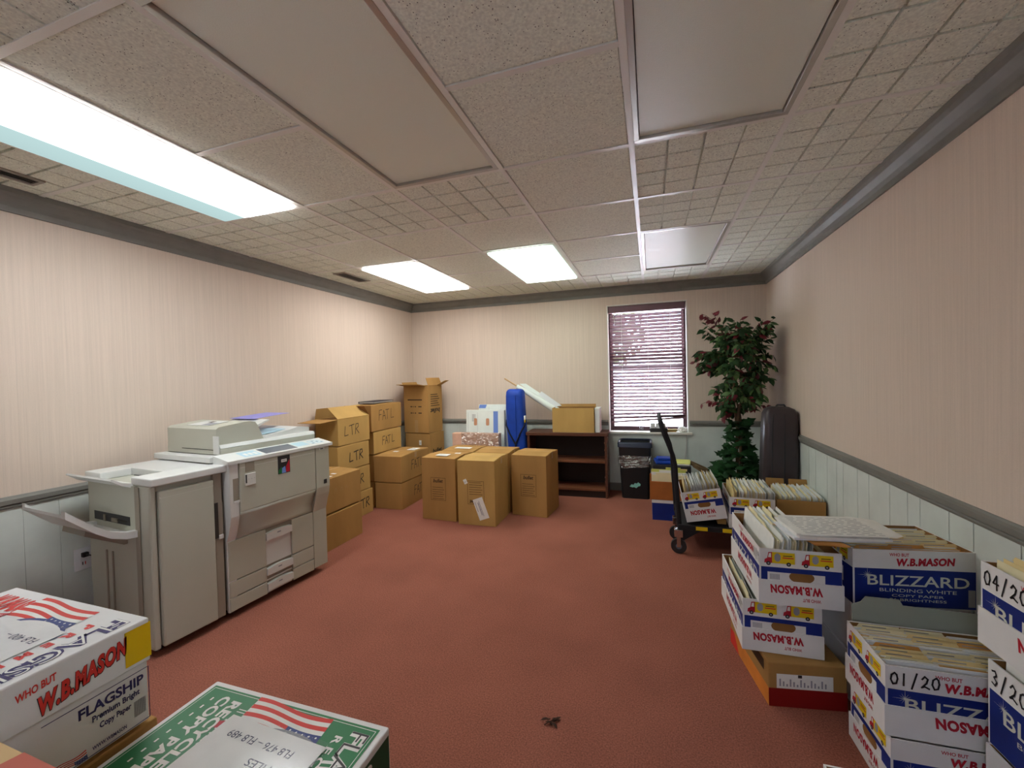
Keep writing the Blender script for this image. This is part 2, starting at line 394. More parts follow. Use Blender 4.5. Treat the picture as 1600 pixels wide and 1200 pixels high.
# crown moulding
cp = [(0, 0), (.012, 0), (.012, .03), (.03, .045), (.05, .075), (.066, .085), (.066, .112), (0, .112)]   # offset from wall, height
def crown(prof, z): return [(p[0], z + p[1]) for p in prof]
zc = HC - .112
b = MB(); b.prism([(XL + p[0], zc + p[1]) for p in cp], YF, YB, 'y', TRIMG); struct(b.build('trim_3'))
b = MB(); b.prism([(XR - p[0], zc + p[1]) for p in cp], YF, YB, 'y', TRIMG); struct(b.build('trim_4'))
b = MB(); b.prism([(YB - p[0], zc + p[1]) for p in cp], XL, XR, 'x', TRIMG); struct(b.build('trim_5'))
# chair rail
rp = [(0, 0), (.010, 0), (.014, .010), (.008, .016), (.020, .024), (.022, .046), (.010, .054), (.006, .062), (0, .062)]
b = MB(); b.prism([(XL + p[0], RAILZ0 + p[1]) for p in rp], YF, YB, 'y', TRIMG); struct(b.build('trim_6'))
b = MB(); b.prism([(XR - p[0], RAILZ0 + p[1]) for p in rp], YF, YB, 'y', TRIMG); struct(b.build('trim_7'))
b = MB(); b.prism([(YB - p[0], RAILZ0 + p[1]) for p in rp], XL, WX0 - .004, 'x', TRIMG); b.prism([(YB - p[0], RAILZ0 + p[1]) for p in rp], WX1 + .004, XR, 'x', TRIMG); struct(b.build('trim_8'))
# baseboards
b = MB(); b.box(XL, XL + .012, YF, YB, 0, .09, TRIMG); struct(b.build('baseboard_left'))
b = MB(); b.box(XR - .012, XR, YF, YB, 0, .09, TRIMG); struct(b.build('baseboard_right'))
b = MB(); b.box(XL, XR, YB - .012, YB, 0, .09, TRIMG); struct(b.build('baseboard_back'))

# ceiling: lay-in tiles between metal grid bars
LIGHTS = [(-1, -2, 'lit', 8.0), (1, -2, 'off', 0), (3, -2, 'off', 0), (-1, 2, 'lit', 8.0), (1, 2, 'lit', 8.0), (3, 2, 'off', 0)]
lightcells = {(c, r + k) for (c, r, *_) in LIGHTS for k in (0, 1)}
def plain(c, r):
    if c == 2: return r < 4
    if c == 0: return r < 0 and r >= -2 or 1 <= r < 4
    if c in (-1, 1): return r == 1
    return False
b = MB(); b.box(XL - .15, XR + .15, YF - .15, YB + .15, HC + .02, HC + .1, TILE)
for c in range(-2, 6):
    for r in range(-6, 6):
        if (c, r) in lightcells: continue
        x0, x1 = GX0 + c * G, GX0 + (c + 1) * G; y0, y1 = GY0 + r * G, GY0 + (r + 1) * G
        x0c, x1c, y0c, y1c = max(x0, XL), min(x1, XR), max(y0, YF), min(y1, YB)
        if x1c - x0c < .01 or y1c - y0c < .01: continue
        if plain(c, r): b.box(x0c, x1c, y0c, y1c, HC + .008, HC + .02, TILE); b.box(x0c + .016, x1c - .016, y0c + .016, y1c - .016, HC, HC + .009, TILE)
        else:
            b.box(x0c, x1c, y0c, y1c, HC + .015, HC + .02, TILE)
            q = G / 4
            for i in range(4):
                for j in range(4):
                    a0, a1 = max(x0 + i * q + .005, XL), min(x0 + (i + 1) * q - .005, XR); e0, e1 = max(y0 + j * q + .006, YF), min(y0 + (j + 1) * q - .006, YB)
                    if a1 - a0 > .01 and e1 - e0 > .01: b.box(a0, a1, e0, e1, HC, HC + .016, TILE)
# grid bars
for c in range(-2, 7):
    x = GX0 + c * G
    if XL + .02 < x < XR - .02: b.box(x - .012, x + .012, YF, YB, HC - .005, HC + .012, TBAR)
for r in range(-6, 7):
    y = GY0 + r * G
    if not (YF < y < YB): continue
    for c in range(-2, 6):
        if ((c, r) in lightcells and (c, r - 1) in lightcells): continue
        x0, x1 = max(GX0 + c * G + .012, XL), min(GX0 + (c + 1) * G - .012, XR)
        if x1 - x0 > .02: b.box(x0, x1, y - .012, y + .012, HC - .004, HC + .012, TBAR)
struct(b.build('ceiling'))

def lamp_nodes(wid, edge_r, soft):
    # a lens over fluorescent tubes: brightest under the tubes, paler green at the rim
    def fn(t, e):
        co = t.nodes.new('ShaderNodeTexCoord'); sp = t.nodes.new('ShaderNodeSeparateXYZ'); t.links.new(co.outputs['Object'], sp.inputs[0])
        r = t.nodes.new('ShaderNodeMapRange'); r.inputs['From Min'].default_value = -wid; r.inputs['From Max'].default_value = wid
        t.links.new(sp.outputs['X'], r.inputs['Value'])
        rp_ = t.nodes.new('ShaderNodeValToRGB'); els = rp_.color_ramp.elements
        els[0].position = 0.0; els[0].color = edge_r[0]; els[1].position = 1.0; els[1].color = edge_r[-1]
        for i, cc in enumerate(edge_r[1:-1]):
            el = els.new(soft[i]); el.color = cc
        t.links.new(r.outputs['Result'], rp_.inputs['Fac']); t.links.new(rp_.outputs['Color'], e.inputs['Color'])
    return fn
lm = {0: mat_emit('lit_lens_near', (1, 1, 1, 1), LAMP_A, lamp_nodes(.28, [(.024, .033, .033, 1), (.026, .036, .036, 1), (.9, .97, 1.0, 1), (1, 1, 1, 1), (.3, .3, .33, 1)], [.30, .44, .97])),
      3: mat_emit('lit_lens_left', (1.0, .99, .96, 1), LAMP_B),
      4: mat_emit('lit_lens_middle', (1, 1, 1, 1), LAMP_C, lamp_nodes(.28, [(.04, .09, .07, 1), (.82, 1.0, .86, 1), (.9, 1, .88, 1), (.82, 1.0, .86, 1), (.04, .09, .07, 1)], [.16, .5, .84]))}
LL = ['long lit ceiling light nearest the left wall, brightest and largest', 'large unlit ceiling light with warm cream lens, centre left of the near row',
      'large unlit ceiling light with grey lens, right of the white grid bar', 'small looking lit ceiling light far away nearest the left wall',
      'lit ceiling light in the far row, middle of three, with greenish rim', 'unlit bluish grey ceiling light in far row near the window']
for i, (c, r, st, _) in enumerate(LIGHTS):
    x0, x1 = GX0 + c * G + .012, GX0 + (c + 1) * G - .012; y0, y1 = GY0 + r * G + .012, GY0 + (r + 2) * G - .012
    cx, cy = (x0 + x1) / 2, (y0 + y1) / 2; hx, hy = (x1 - x0) / 2, (y1 - y0) / 2
    t = tag(empty('ceiling_light', (cx, cy, HC)), LL[i], 'ceiling light', 'two by four foot fluorescent ceiling lights')
    f = MB(); wd = .022
    for (a, bb, c0, c1) in ((-hx, hx, -hy, -hy + wd), (-hx, hx, hy - wd, hy), (-hx, -hx + wd, -hy + wd, hy - wd), (hx - wd, hx, -hy + wd, hy - wd)):
        f.box(a, bb, c0, c1, -.006, .018, ALU if st == 'off' else WHITE_PAINT, .002)
    f.box(-hx, hx, -hy, hy, .018, .02, VENTD if st == 'off' else WHITE_PAINT)  # dark backing paints in the shadow gap round the unlit lenses
    f.build('frame', t)
    d = MB(); d.box(-hx + wd + .003, hx - wd - .003, -hy + wd + .003, hy - wd - .003, -.020 if st == 'lit' else .007, .011, lm[i] if st == 'lit' else LENS)  # lit lenses drop below the frame so their glowing sides brighten the ceiling
    d.build('diffuser', t)

# ceiling vents
def vent(cx, cy, lx, ly, label):
    t = tag(empty('ceiling_vent', (cx, cy, HC)), label, 'vent')
    f = MB()
    for (a, bb, c0, c1) in ((-lx, lx, -ly, -ly + .015), (-lx, lx, ly - .015, ly), (-lx, -lx + .015, -ly + .015, ly - .015), (lx - .015, lx, -ly + .015, ly - .015)): f.box(a, bb, c0, c1, -.008, 0, VENTM)
    f.build('frame', t)
    f = MB(); f.box(-lx + .015, lx - .015, -ly + .015, ly - .015, -.002, -.0005, VENTD); f.build('backing', t)
    n = 3
    for k in range(n):
        s_ = MB(); x = -lx + .015 + (k + .5) * (2 * lx - .03) / n
        s_.prism([(x - .008, -.002), (x - .006, -.002), (x + .008, -.008), (x + .006, -.008)], -ly + .015, ly - .015, 'y', VENTM); s_.build('slat', t)
vent(-2.852, 1.0, .052, .27, 'dark slotted ceiling vent at the left edge beside the long light')
vent(-2.765, 3.46, .07, .19, 'small pale ceiling vent far back beside the left wall crown moulding')

# ------------------------------------------------------------------ window, blind and outdoors
win = struct(empty('window_1', ((WX0 + WX1) / 2, YB + .11, WZ0)))
hw = (WX1 - WX0) / 2 - .012; hh = WZ1 - WZ0 - .012
b = MB(); fw = .045
b.box(-hw, -hw + fw, -.015, .03, .004, hh, BROWNMETAL, .003); b.box(hw - fw, hw, -.015, .03, .004, hh, BROWNMETAL, .003)
b.box(-hw + fw, hw - fw, -.015, .03, hh - fw, hh, BROWNMETAL, .003); b.box(-hw + fw, hw - fw, -.015, .03, .004, .055, BROWNMETAL, .003)
b.build('window_frame', win)
b = MB(); b.box(-hw + fw, hw - fw, -.02, .02, .735, .775, BROWNMETAL, .003); b.build('meeting_rail', win)
b = MB(); b.box(-hw + fw, hw - fw, .008, .012, .055, .735, GLASS); b.build('pane', win)
b = MB(); b.box(-hw + fw, hw - fw, .018, .022, .775, hh - fw, GLASS); b.build('pane', win)
w2 = struct(empty('added_window', ((FX0 + FX1) / 2, YF - .1, FZ0))); q = (FX1 - FX0) / 2
b = MB(); hz = FZ1 - FZ0
b.box(-q, -q + .045, -.02, .02, 0, hz, BROWNMETAL); b.box(q - .045, q, -.02, .02, 0, hz, BROWNMETAL); b.box(-q + .045, q - .045, -.02, .02, 0, .045, BROWNMETAL); b.box(-q + .045, q - .045, -.02, .02, hz - .045, hz, BROWNMETAL); b.box(-q + .045, q - .045, -.015, .015, hz / 2 - .02, hz / 2 + .02, BROWNMETAL); b.build('window_frame', w2)
b = MB(); b.box(-q + .045, q - .045, -.004, 0, .045, hz - .045, GLASS); b.build('pane', w2)
bl = tag(empty('window_blind', ((WX0 + WX1) / 2 - .003, YB + .045, 0)), 'dark brown horizontal slat blind lowered over the window, bottom rail hanging crooked', 'window blind')
bw = hw - .02
b = MB(); b.box(-bw - .012, bw + .012, -.035, .035, WZ1 - .09, WZ1 - .014, SLAT, .004); b.build('valance', bl)
z = WZ1 - .125; k = 0
ZB0, ZB1 = .795, .86
n = 31
for k in range(n):
    t_ = k / (n - 1); z = (WZ1 - .125) * (1 - t_) + t_ * .865
    tilt = .0 if k < n - 3 else (k - (n - 3) + 1) * .012
    s_ = MB(); ca, sa = math.cos(rad(-38)), math.sin(rad(-38)); hwid = .0255
    pr = []
    for q in (-1, -.5, 0, .5, 1): pr.append((q * hwid, .003 * (1 - q * q)))
    pr += [(p[0], p[1] - .0022) for p in pr[::-1]]
    s_.prism([(p[0] * ca - p[1] * sa, p[0] * sa + p[1] * ca) for p in pr], -bw, bw, 'x', SLAT)
    s_.build('slat', bl, (0, 0, z), rot=(0, -tilt, 0))
b = MB(); b.box(-bw, bw, -.024, .024, -.009, .009, SLAT, .003); b.build('bottom_rail', bl, (0, 0, .828), rot=(0, rad(-4.2), 0))
for cx in (-.27, 0.02, .26):
    b = MB(); b.tube([(cx, -.026, WZ1 - .09), (cx, -.026, .84)], .0014, CORD, 5); b.build('ladder_cord', bl)
b = MB(); b.tube([(-bw + .05, -.045, WZ1 - .09), (-bw + .06, -.045, 1.95)], .003, CORD, 6); b.build('tilt_wand', bl)

b = MB(); b.box(-30, 30, YB + .2, 60, -.35, -.3, ASPH); b.box(-30, 30, -40, YF - .2, -.35, -.3, ASPH); struct(b.build('ground'))
b = MB(); b.box(1.05, 9, YB + 4.2, YB + 9, -.3, 5.0, BRICK); o = b.build('brick_building'); tag(o, 'red brick building outside, seen through right side of the blind', 'building')
tr = tag(empty('tree', (-1.35, YB + 6.5, -.3)), 'dark green tree outside, seen through upper left of the blind', 'tree')
b = MB(); b.tube([(0, 0, 0), (.05, 0, 1.2), (0, .1, 2.4)], [.14, .1, .07], BARK, 10); b.build('trunk', tr)
b = MB(); rr = random.Random(3)
for k in range(900):
    a = rr.uniform(0, 2 * PI); e = rr.uniform(-1, 1); R_ = 1.25 * rr.random() ** .4; ce = math.sqrt(1 - e * e)
    c = Vector((R_ * ce * math.cos(a), R_ * ce * math.sin(a), 2.75 + R_ * e * .85)); ax = Vector((rr.uniform(-1, 1), rr.uniform(-1, 1), rr.uniform(-1, 1))).normalized() * .12; ay = ax.orthogonal().normalized() * .07
    b.add([c - ax, c + ay, c + ax, c - ay], [(0, 1, 2, 3)], SHRUB)
b.build('crown', tr)

# ------------------------------------------------------------------ left wall outlet
ot = tag(empty('wall_outlet', (XL + .004, 1.49, .395)), 'white wall outlet plate with a plug beside the copier finisher', 'outlet')
b = MB(); b.box(0, .006, -.04, .04, -.062, .062, PLATEW, .002); b.build('cover_plate', ot)
b = MB(); b.box(.006, .009, -.016, .016, .008, .042, PLATEW); b.box(.009, .0095, -.008, -.004, .016, .034, INK); b.box(.009, .0095, .004, .008, .016, .034, INK); b.build('socket', ot)
b = MB(); b.box(.006, .009, -.016, .016, -.042, -.008, PLATEW); b.box(.009, .0095, -.008, -.004, -.034, -.016, INK); b.box(.009, .0095, .004, .008, -.034, -.016, REDV); b.build('socket', ot)
cd = MB(); cd.box(.010, .034, -.014, .014, .012, .038, BLACKP, .004); cd.tube([(.034, .0, .025), (.06, .01, .02), (.075, .06, -.1), (.06, .12, -.32), (.04, .2, -.385)], .004, BLACKP, 6)
tag(cd.build('power_cord', None, (XL + .004, 1.49, .395)), 'black power cord plugged into the left wall outlet', 'cord')

# ------------------------------------------------------------------ copier
def build_copier():
    A = 84.5
    root = tag(empty('office_copier', (-2.375, 1.405, 0), rad(A)), 'large light grey office copier with finisher against the left wall', 'copier')
    P = lambda mb, n, par=root, **k: mb.build(n, par, **k)
    # finisher
    D = .60
    b = MB(); b.box(.006, .34, .02, D, .05, .865, COP)
    # front door rounded right and left columns
    b.box(.0, .03, .0, .10, .04, .865, COP, .008)
    P(b, 'finisher_body')
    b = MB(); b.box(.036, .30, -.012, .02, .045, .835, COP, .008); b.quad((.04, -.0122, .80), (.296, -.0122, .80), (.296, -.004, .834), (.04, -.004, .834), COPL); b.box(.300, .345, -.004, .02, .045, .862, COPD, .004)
    d = P(b, 'finisher_door')
    b = MB(); b.box(.300, .318, -.010, -.004, .50, .70, SEAM); b.box(.318, .345, -.012, -.004, .49, .515, COPL, .003); b.box(.318, .345, -.0055, -.0045, .52, .70, COPD); P(b, 'door_handle', d)
    b = MB()
    # top slab with a notch at the left for the upper tray
    b.box(.0, .37, -.02, .16, .865, .905, COPL, .006); b.box(.14, .37, .16, D + .02, .865, .905, COPL, .004); b.box(.0, .14, .46, D + .02, .865, .905, COPL, .004)
    b.box(.02, .14, .16, .46, .80, .81, COPL); b.box(.135, .14, .19, .43, .81, .868, DARKP); b.box(.12, .135, .25, .29, .81, .85, COPD); b.box(.12, .135, .33, .37, .81, .85, COPD)
    P(b, 'top_cover')
    b = MB()
    prof = [(.02, .842), (.02, .868), (-.04, .886), (-.08, .912), (-.085, .904), (-.04, .870)]
    b.prism(prof, .15, .60, 'y', COPL); P(b, 'proof_tray')
    b = MB(); b.box(-.004, .006, .12, .58, .30, .86, COP); 
    b.box(-.006, -.003, .17, .52, .655, .70, DARKP); b.box(-.010, -.005, .28, .34, .66, .68, COPD); b.box(-.010, -.005, .40, .42, .655, .69, COPD); b.box(-.010, -.005, .2, .3, .672, .678, SEAM)
    b.box(-.0055, -.0035, .08, .12, .08, .86, COPD)
    for yy in (.34, .40): b.box(-.010, -.0035, yy, yy + .012, .08, .50, COPD, .002)
    P(b, 'exit_panel')
    # lower curved output tray sticking out to the left
    b = MB()
    top = [(0.0, .618), (-.05, .624), (-.11, .648), (-.165, .69), (-.22, .744), (-.268, .792)]
    prof = [(p[0], p[1] + .022) for p in top] + [(p[0], p[1] - (.012 if i else .012)) for i, p in list(enumerate(top))[::-1]]
    b.prism(prof, .10, .135, 'y', COPL); b.prism(prof, .50, .53, 'y', COPL)
    b.prism([(p[0], p[1] + .004) for p in top] + [(p[0], p[1] - .01) for p in top[::-1]], .135, .50, 'y', COPL)
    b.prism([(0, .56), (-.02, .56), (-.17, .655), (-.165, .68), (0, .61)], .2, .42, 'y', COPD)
    P(b, 'output_tray')
    # main cabinet
    x0, x1 = .365, 1.07
    b = MB(); b.box(x0 + .004, x1, .02, .62, .05, .60, COP)
    b.box(x0 + .004, x1, .0, .62, .60, .915, COP)
    P(b, 'cabinet')
    # cove under the big door
    b = MB(); cv = [(-.045, .615)]
    for k in range(9):
        t = k / 8; cv.append((-.045 + .045 * math.sin(t * PI / 2) , .615 - .16 * t))
    cv += [(.02, .455), (.02, .62), (-.045, .62)]
    b.prism(cv, x0 + .055, .955, 'x', COP, True); P(b, 'cove_panel')
    b = MB(); lp = [(-.045, .915), (-.045, .60), (-.036, .555), (-.016, .49), (0, .456), (.02, .456), (.02, .915)]
    b.prism(lp, x0, x0 + .05, 'x', COPL, False); b.box(x0 + .0, x0 + .05, .0, .02, .04, .456, COPL, .003)
    P(b, 'pillar')
    b = MB(); b.box(x0 + .018, x0 + .05, -.0462, -.044, .69, .82, COPD); b.box(x0 + .018, x0 + .052, -.05, -.044, .68, .692, COPL); P(b, 'pillar_grip')
    b = MB(); b.box(x0 + .055, .952, -.05, .0, .618, .905, COP, .006); b.quad((x0 + .06, -.0503, .875), (.947, -.0503, .875), (.947, -.0465, .904), (x0 + .06, -.0465, .904), COPL)
    fd = P(b, 'service_door')
    b = MB(); b.box(.455, .51, -.052, -.049, .845, .90, COPD); b.box(.457, .508, -.0525, -.0515, .852, .895, COPD); P(b, 'door_window', fd)
    b = MB(); b.box(.45, .515, -.055, -.049, .765, .835, COPL, .002); b.box(.452, .46, -.0555, -.0545, .78, .83, DARKP); b.text('· · ·', (.468, -.0556, .80), EX, EZ, .004, GREYINK, w=.04); P(b, 'document_pocket', fd)
    b = MB(); b.box(.665, .75, -.0522, -.0495, .785, .898, DARKP)
    b.quad((.668, -.0524, .788), (.695, -.0524, .788), (.690, -.0524, .83), (.668, -.0524, .81), GREEN); b.quad((.690, -.0525, .788), (.72, -.0525, .788), (.715, -.0525, .83), (.692, -.0525, .82), PALEBLUE); b.quad((.718, -.0524, .79), (.747, -.0524, .79), (.747, -.0524, .87), (.722, -.0524, .83), RED)
    b.box(.688, .727, -.0526, -.0523, .858, .876, PAPER); b.box(.692, .722, -.0529, -.0526, .864, .870, GREYINK)
    o = P(b, 'sticker', fd); o['label'] = 'black sticker with coloured swirls'
    b = MB(); rp2 = [(-.048, .912), (-.048, .62), (-.04, .57), (-.018, .50), (-.004, .45), (-.002, .05), (.02, .05), (.02, .912)]
    b.prism(rp2, .957, x1, 'x', COP); b.box(.985, 1.03, -.0505, -.048, .885, .90, COPL); b.box(.995, 1.02, -.051, -.0504, .889, .895, DARKP); b.box(1.02, 1.045, -.0495, -.047, .64, .67, DARKP); P(b, 'side_column')
    # drawers
    def drawer(z0, z1, hz, niche):
        b = MB(); b.box(x0 + .055 - .05, .60, -.004, .02, z0 + .003, z1 - .003, COP, .003); b.box(.785, .953, -.004, .02, z0 + .003, z1 - .003, COP, .003)
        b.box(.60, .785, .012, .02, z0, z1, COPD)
        d = P(b, 'paper_drawer')
        b = MB()
        prf = []
        for k in range(9):
            t = k / 8; prf.append((.602 + .181 * t, hz + .008 * math.sin(PI * t)))
        prf += [(.783, hz - .042), (.602, hz - .042)]
        b.prism(prf, -.010, .012, 'y', COPL); b.box(.675, .70, -.0106, -.0099, hz - .016, hz - .008, GREYINK); P(b, 'drawer_handle', d)
        b = MB(); b.quad((.604, .006, z0 + .004), (.783, .006, z0 + .004), (.783, .0118, hz - .044), (.604, .0118, hz - .044), COPL) if niche else b.box(.604, .783, .004, .011, z0 + .002, z0 + .01, COPL)
        P(b, 'niche_lining', d)
    drawer(.216, .454, .42, True); drawer(.121, .216, .198, False); drawer(.04, .121, .103, True)
    # top deck and sloping control panel
    b = MB(); b.box(x0 - .03, x1 + .03, .08, .64, .912, .945, COPL, .004)
    b.prism([(-.055, .905), (-.055, .925), (.085, .952), (.085, .905)], x0 - .01, x1 + .03, 'x', COPL); P(b, 'top_deck')
    b = MB(); sl = (.952 - .925) / .14
    def onp(xa, xb, ya, yb, m, e=.0008): 
        za, zb = .925 + (ya + .055) * sl + e, .925 + (yb + .055) * sl + e; b.quad((xa, ya, za), (xb, ya, za), (xb, yb, zb), (xa, yb, zb), m)
    onp(.42, 1.08, -.045, .075, COPL, .0004); onp(.60, .83, -.035, .065, LCD); onp(.47, .58, -.03, .06, PANELB); onp(.84, .94, -.02, .06, PANELB); onp(.96, 1.06, -.02, .05, PANELB)
    for i in range(4):
        for j in range(3): onp(.968 + i * .024, .984 + i * .024, -.012 + j * .02, -.001 + j * .02, PAPER if (i + j) % 3 else GREYINK, .0012)
    for i in range(3): onp(.49 + i * .03, .51 + i * .03, -.01, .03, PAPER, .0012)
    P(b, 'control_panel')
    # platen cover and document feeder
    b = MB(); b.box(.40, 1.075, .09, .62, .946, .985, COP, .006); b.prism([(.09, .985), (.10, 1.005), (.62, 1.005), (.62, .985)], .405, 1.075, 'x', COPL); P(b, 'platen_cover')
    adf = MB()
    hp = [(.395, .95), (.395, 1.10), (.41, 1.112), (.55, 1.126), (.60, 1.130), (.635, 1.122), (.655, 1.095), (.69, 1.005), (.69, .99), (.42, .99)]
    adf.prism(hp, .11, .60, 'y', COP, False)
    adf.box(.393, .396, .11, .45, .975, .979, SEAM); adf.box(.392, .396, .085, .14, .95, 1.06, COPL, .002)
    f = P(adf, 'document_feeder')
    b = MB(); b.prism([(.43, 1.116), (.55, 1.128), (.55, 1.1295), (.43, 1.1175)], .24, .46, 'y', COPL)
    b.quad((.44, .25, 1.1192), (.50, .25, 1.1252), (.50, .33, 1.1252), (.44, .33, 1.1192), GREYINK); b.quad((.50, .33, 1.126), (.535, .33, 1.1292), (.535, .37, 1.1292), (.50, .37, 1.126), PRINT); P(b, 'instruction_label', f)
    b = MB(); b.prism([(.66, 1.02), (.70, 1.006), (1.07, 1.006), (1.07, 1.035), (.98, 1.05), (.90, 1.035), (.76, 1.02)], .14, .58, 'y', COPL)
    b.prism([(.69, 1.022), (.82, 1.03), (.90, 1.042), (.90, 1.043), (.80, 1.0345), (.69, 1.024)], .17, .50, 'y', PANELB); P(b, 'receiving_tray')
    b = MB(); tp = [(.60, 1.10), (.70, 1.085), (.77, 1.112), (.80, 1.118), (.80, 1.11), (.77, 1.10), (.70, 1.068), (.60, 1.085)]
    b.prism(tp, .20, .56, 'y', COPL); P(b, 'original_tray')
    b = MB()
    for (xx, yy) in ((.05, .08), (.29, .08), (.05, .5), (.42, .08), (1.0, .08), (.42, .55), (1.0, .55), (.29, .5)):
        c = MB(); c.tube([(xx - .012, yy, .026), (xx + .012, yy, .026)], .026, BLACKP, 12); c.box(xx - .006, xx + .006, yy - .006, yy + .006, .026, .052, DARKP); P(c, 'caster')
    b = MB(); b.box(.03, .33, .06, .58, .05, .056, BLACKP); b.box(.40, 1.05, .06, .6, .046, .052, BLACKP); P(b, 'base_plate')
    sh = MB()
    sh.prism([(.76, 1.121), (.88, 1.130), (1.04, 1.139), (1.04, 1.1402), (.88, 1.1314), (.76, 1.1225)], .30, .56, 'y', mat('lavender_paper', (150, 146, 212), .6)); 
    o = sh.build('paper_sheet', None, (-2.375, 1.405, 0), rad(A)); tag(o, 'lavender blue sheet lying in the feeder tray on top of the copier', 'paper')
build_copier()

# ------------------------------------------------------------------ plain cardboard cartons
def hand(mb, F, pts_list, wd, m=INK):
    for p in pts_list: mb.stroke(F[0], F[1], F[2], p, wd, m)
def LTR(x, z, s):   # hand-written letters, s = letter height
    L = [[(x, z + s), (x - .1 * s, z), (x + .45 * s, z + .05 * s)]]
    T = [[(x + .65 * s, z + 1.0 * s), (x + 1.45 * s, z + 1.1 * s)], [(x + 1.05 * s, z + 1.05 * s), (x + 1.1 * s, z + .0 * s)]]
    R = [[(x + 1.6 * s, z + .02 * s), (x + 1.72 * s, z + 1.1 * s), (x + 2.1 * s, z + 1.12 * s), (x + 2.15 * s, z + .8 * s), (x + 1.75 * s, z + .55 * s), (x + 2.2 * s, z + .05 * s)]]
    return L + T + R
def FATL(x, z, s):
    F_ = [[(x, z), (x + .12 * s, z + s), (x + .55 * s, z + 1.02 * s)], [(x + .06 * s, z + .55 * s), (x + .42 * s, z + .58 * s)]]
    A_ = [[(x + .6 * s, z), (x + .85 * s, z + .95 * s), (x + 1.15 * s, z + .02 * s)], [(x + .7 * s, z + .4 * s), (x + 1.05 * s, z + .4 * s)]]
    T_ = [[(x + 1.15 * s, z + .98 * s), (x + 1.75 * s, z + 1.02 * s)], [(x + 1.42 * s, z + 1.0 * s), (x + 1.42 * s, z + .05 * s)]]
    L_ = [[(x + 2.1 * s, z + 1.05 * s), (x + 2.05 * s, z + .1 * s), (x + 2.55 * s, z + .12 * s)]]
    return F_ + A_ + T_ + L_
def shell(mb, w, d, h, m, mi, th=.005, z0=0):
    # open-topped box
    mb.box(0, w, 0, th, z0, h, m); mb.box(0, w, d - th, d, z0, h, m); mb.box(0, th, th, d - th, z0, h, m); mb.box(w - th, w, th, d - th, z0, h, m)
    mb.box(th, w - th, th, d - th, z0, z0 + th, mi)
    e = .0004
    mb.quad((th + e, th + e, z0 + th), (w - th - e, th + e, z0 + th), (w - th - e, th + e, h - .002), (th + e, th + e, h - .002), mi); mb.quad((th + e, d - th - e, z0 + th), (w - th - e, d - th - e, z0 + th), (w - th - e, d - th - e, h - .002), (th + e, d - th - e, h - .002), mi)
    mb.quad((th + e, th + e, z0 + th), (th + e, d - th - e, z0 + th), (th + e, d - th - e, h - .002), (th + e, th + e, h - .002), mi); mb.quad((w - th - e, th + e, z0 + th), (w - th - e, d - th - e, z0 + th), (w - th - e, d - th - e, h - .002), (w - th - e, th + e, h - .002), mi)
def carton(loc, yaw, w, d, h, label, m=KRAFT, opened=False, art=None, group=None, seam='x', tape=True, bulge=.006):
    b = MB()
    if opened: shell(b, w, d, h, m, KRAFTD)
    else:
        # closed: walls with softly rounded edges and slightly bulging flaps on top
        b.box(0, w, 0, d, 0, h - .004, m, .004)
        e = .003
        if seam == 'x':   # seam runs along x
            b.add([(e, e, h - .004), (w - e, e, h - .004), (w - e, d / 2 - .0015, h + bulge), (e, d / 2 - .0015, h + bulge)], [(0, 1, 2, 3)], m)
            b.add([(e, d / 2 + .0015, h + bulge * .8), (w - e, d / 2 + .0015, h + bulge * .8), (w - e, d - e, h - .004), (e, d - e, h - .004)], [(0, 1, 2, 3)], m)
            b.add([(e, e, h - .004), (e, d / 2, h + bulge), (e, d - e, h - .004)], [(0, 1, 2)], m); b.add([(w - e, e, h - .004), (w - e, d / 2, h + bulge), (w - e, d - e, h - .004)], [(0, 1, 2)], m)
        else:
            b.add([(e, e, h - .004), (w / 2 - .0015, e, h + bulge), (w / 2 - .0015, d - e, h + bulge), (e, d - e, h - .004)], [(0, 1, 2, 3)], m)
            b.add([(w / 2 + .0015, e, h + bulge * .8), (w - e, e, h - .004), (w - e, d - e, h - .004), (w / 2 + .0015, d - e, h + bulge * .8)], [(0, 1, 2, 3)], m)
            b.add([(e, e, h - .004), (w / 2, e, h + bulge), (w - e, e, h - .004)], [(0, 1, 2)], m); b.add([(e, d - e, h - .004), (w / 2, d - e, h + bulge), (w - e, d - e, h - .004)], [(0, 1, 2)], m)
    if art: art(b)
    o = b.build('cardboard_box', None, loc, rad(yaw)); tag(o, label, 'box', group)
    if tape and not opened:
        b = MB(); t2 = .024
        if seam == 'x':
            b.add([(0, d / 2 - t2, h + bulge * .45 - .001), (w, d / 2 - t2, h + bulge * .45 - .001), (w, d / 2, h + bulge + .001), (0, d / 2, h + bulge + .001), (w, d / 2 + t2, h + bulge * .45 - .001), (0, d / 2 + t2, h + bulge * .45 - .001)], [(0, 1, 2, 3), (3, 2, 4, 5)], TAPE)
            for xx in (-.0008, w + .0008): b.quad((xx, d / 2 - t2, h), (xx, d / 2 + t2, h), (xx, d / 2 + t2, h - .06), (xx, d / 2 - t2, h - .06), TAPE)
        else:
            b.add([(w / 2 - t2, 0, h + bulge * .45 - .001), (w / 2, 0, h + bulge + .001), (w / 2, d, h + bulge + .001), (w / 2 - t2, d, h + bulge * .45 - .001), (w / 2 + t2, 0, h + bulge * .45 - .001), (w / 2 + t2, d, h + bulge * .45 - .001)], [(0, 1, 2, 3), (1, 4, 5, 2)], TAPE)
            for yy in (-.0008, d + .0008): b.quad((w / 2 - t2, yy, h), (w / 2 + t2, yy, h), (w / 2 + t2, yy, h - .06), (w / 2 - t2, yy, h - .06), TAPE)
        b.build('packing_tape', o)
    return o
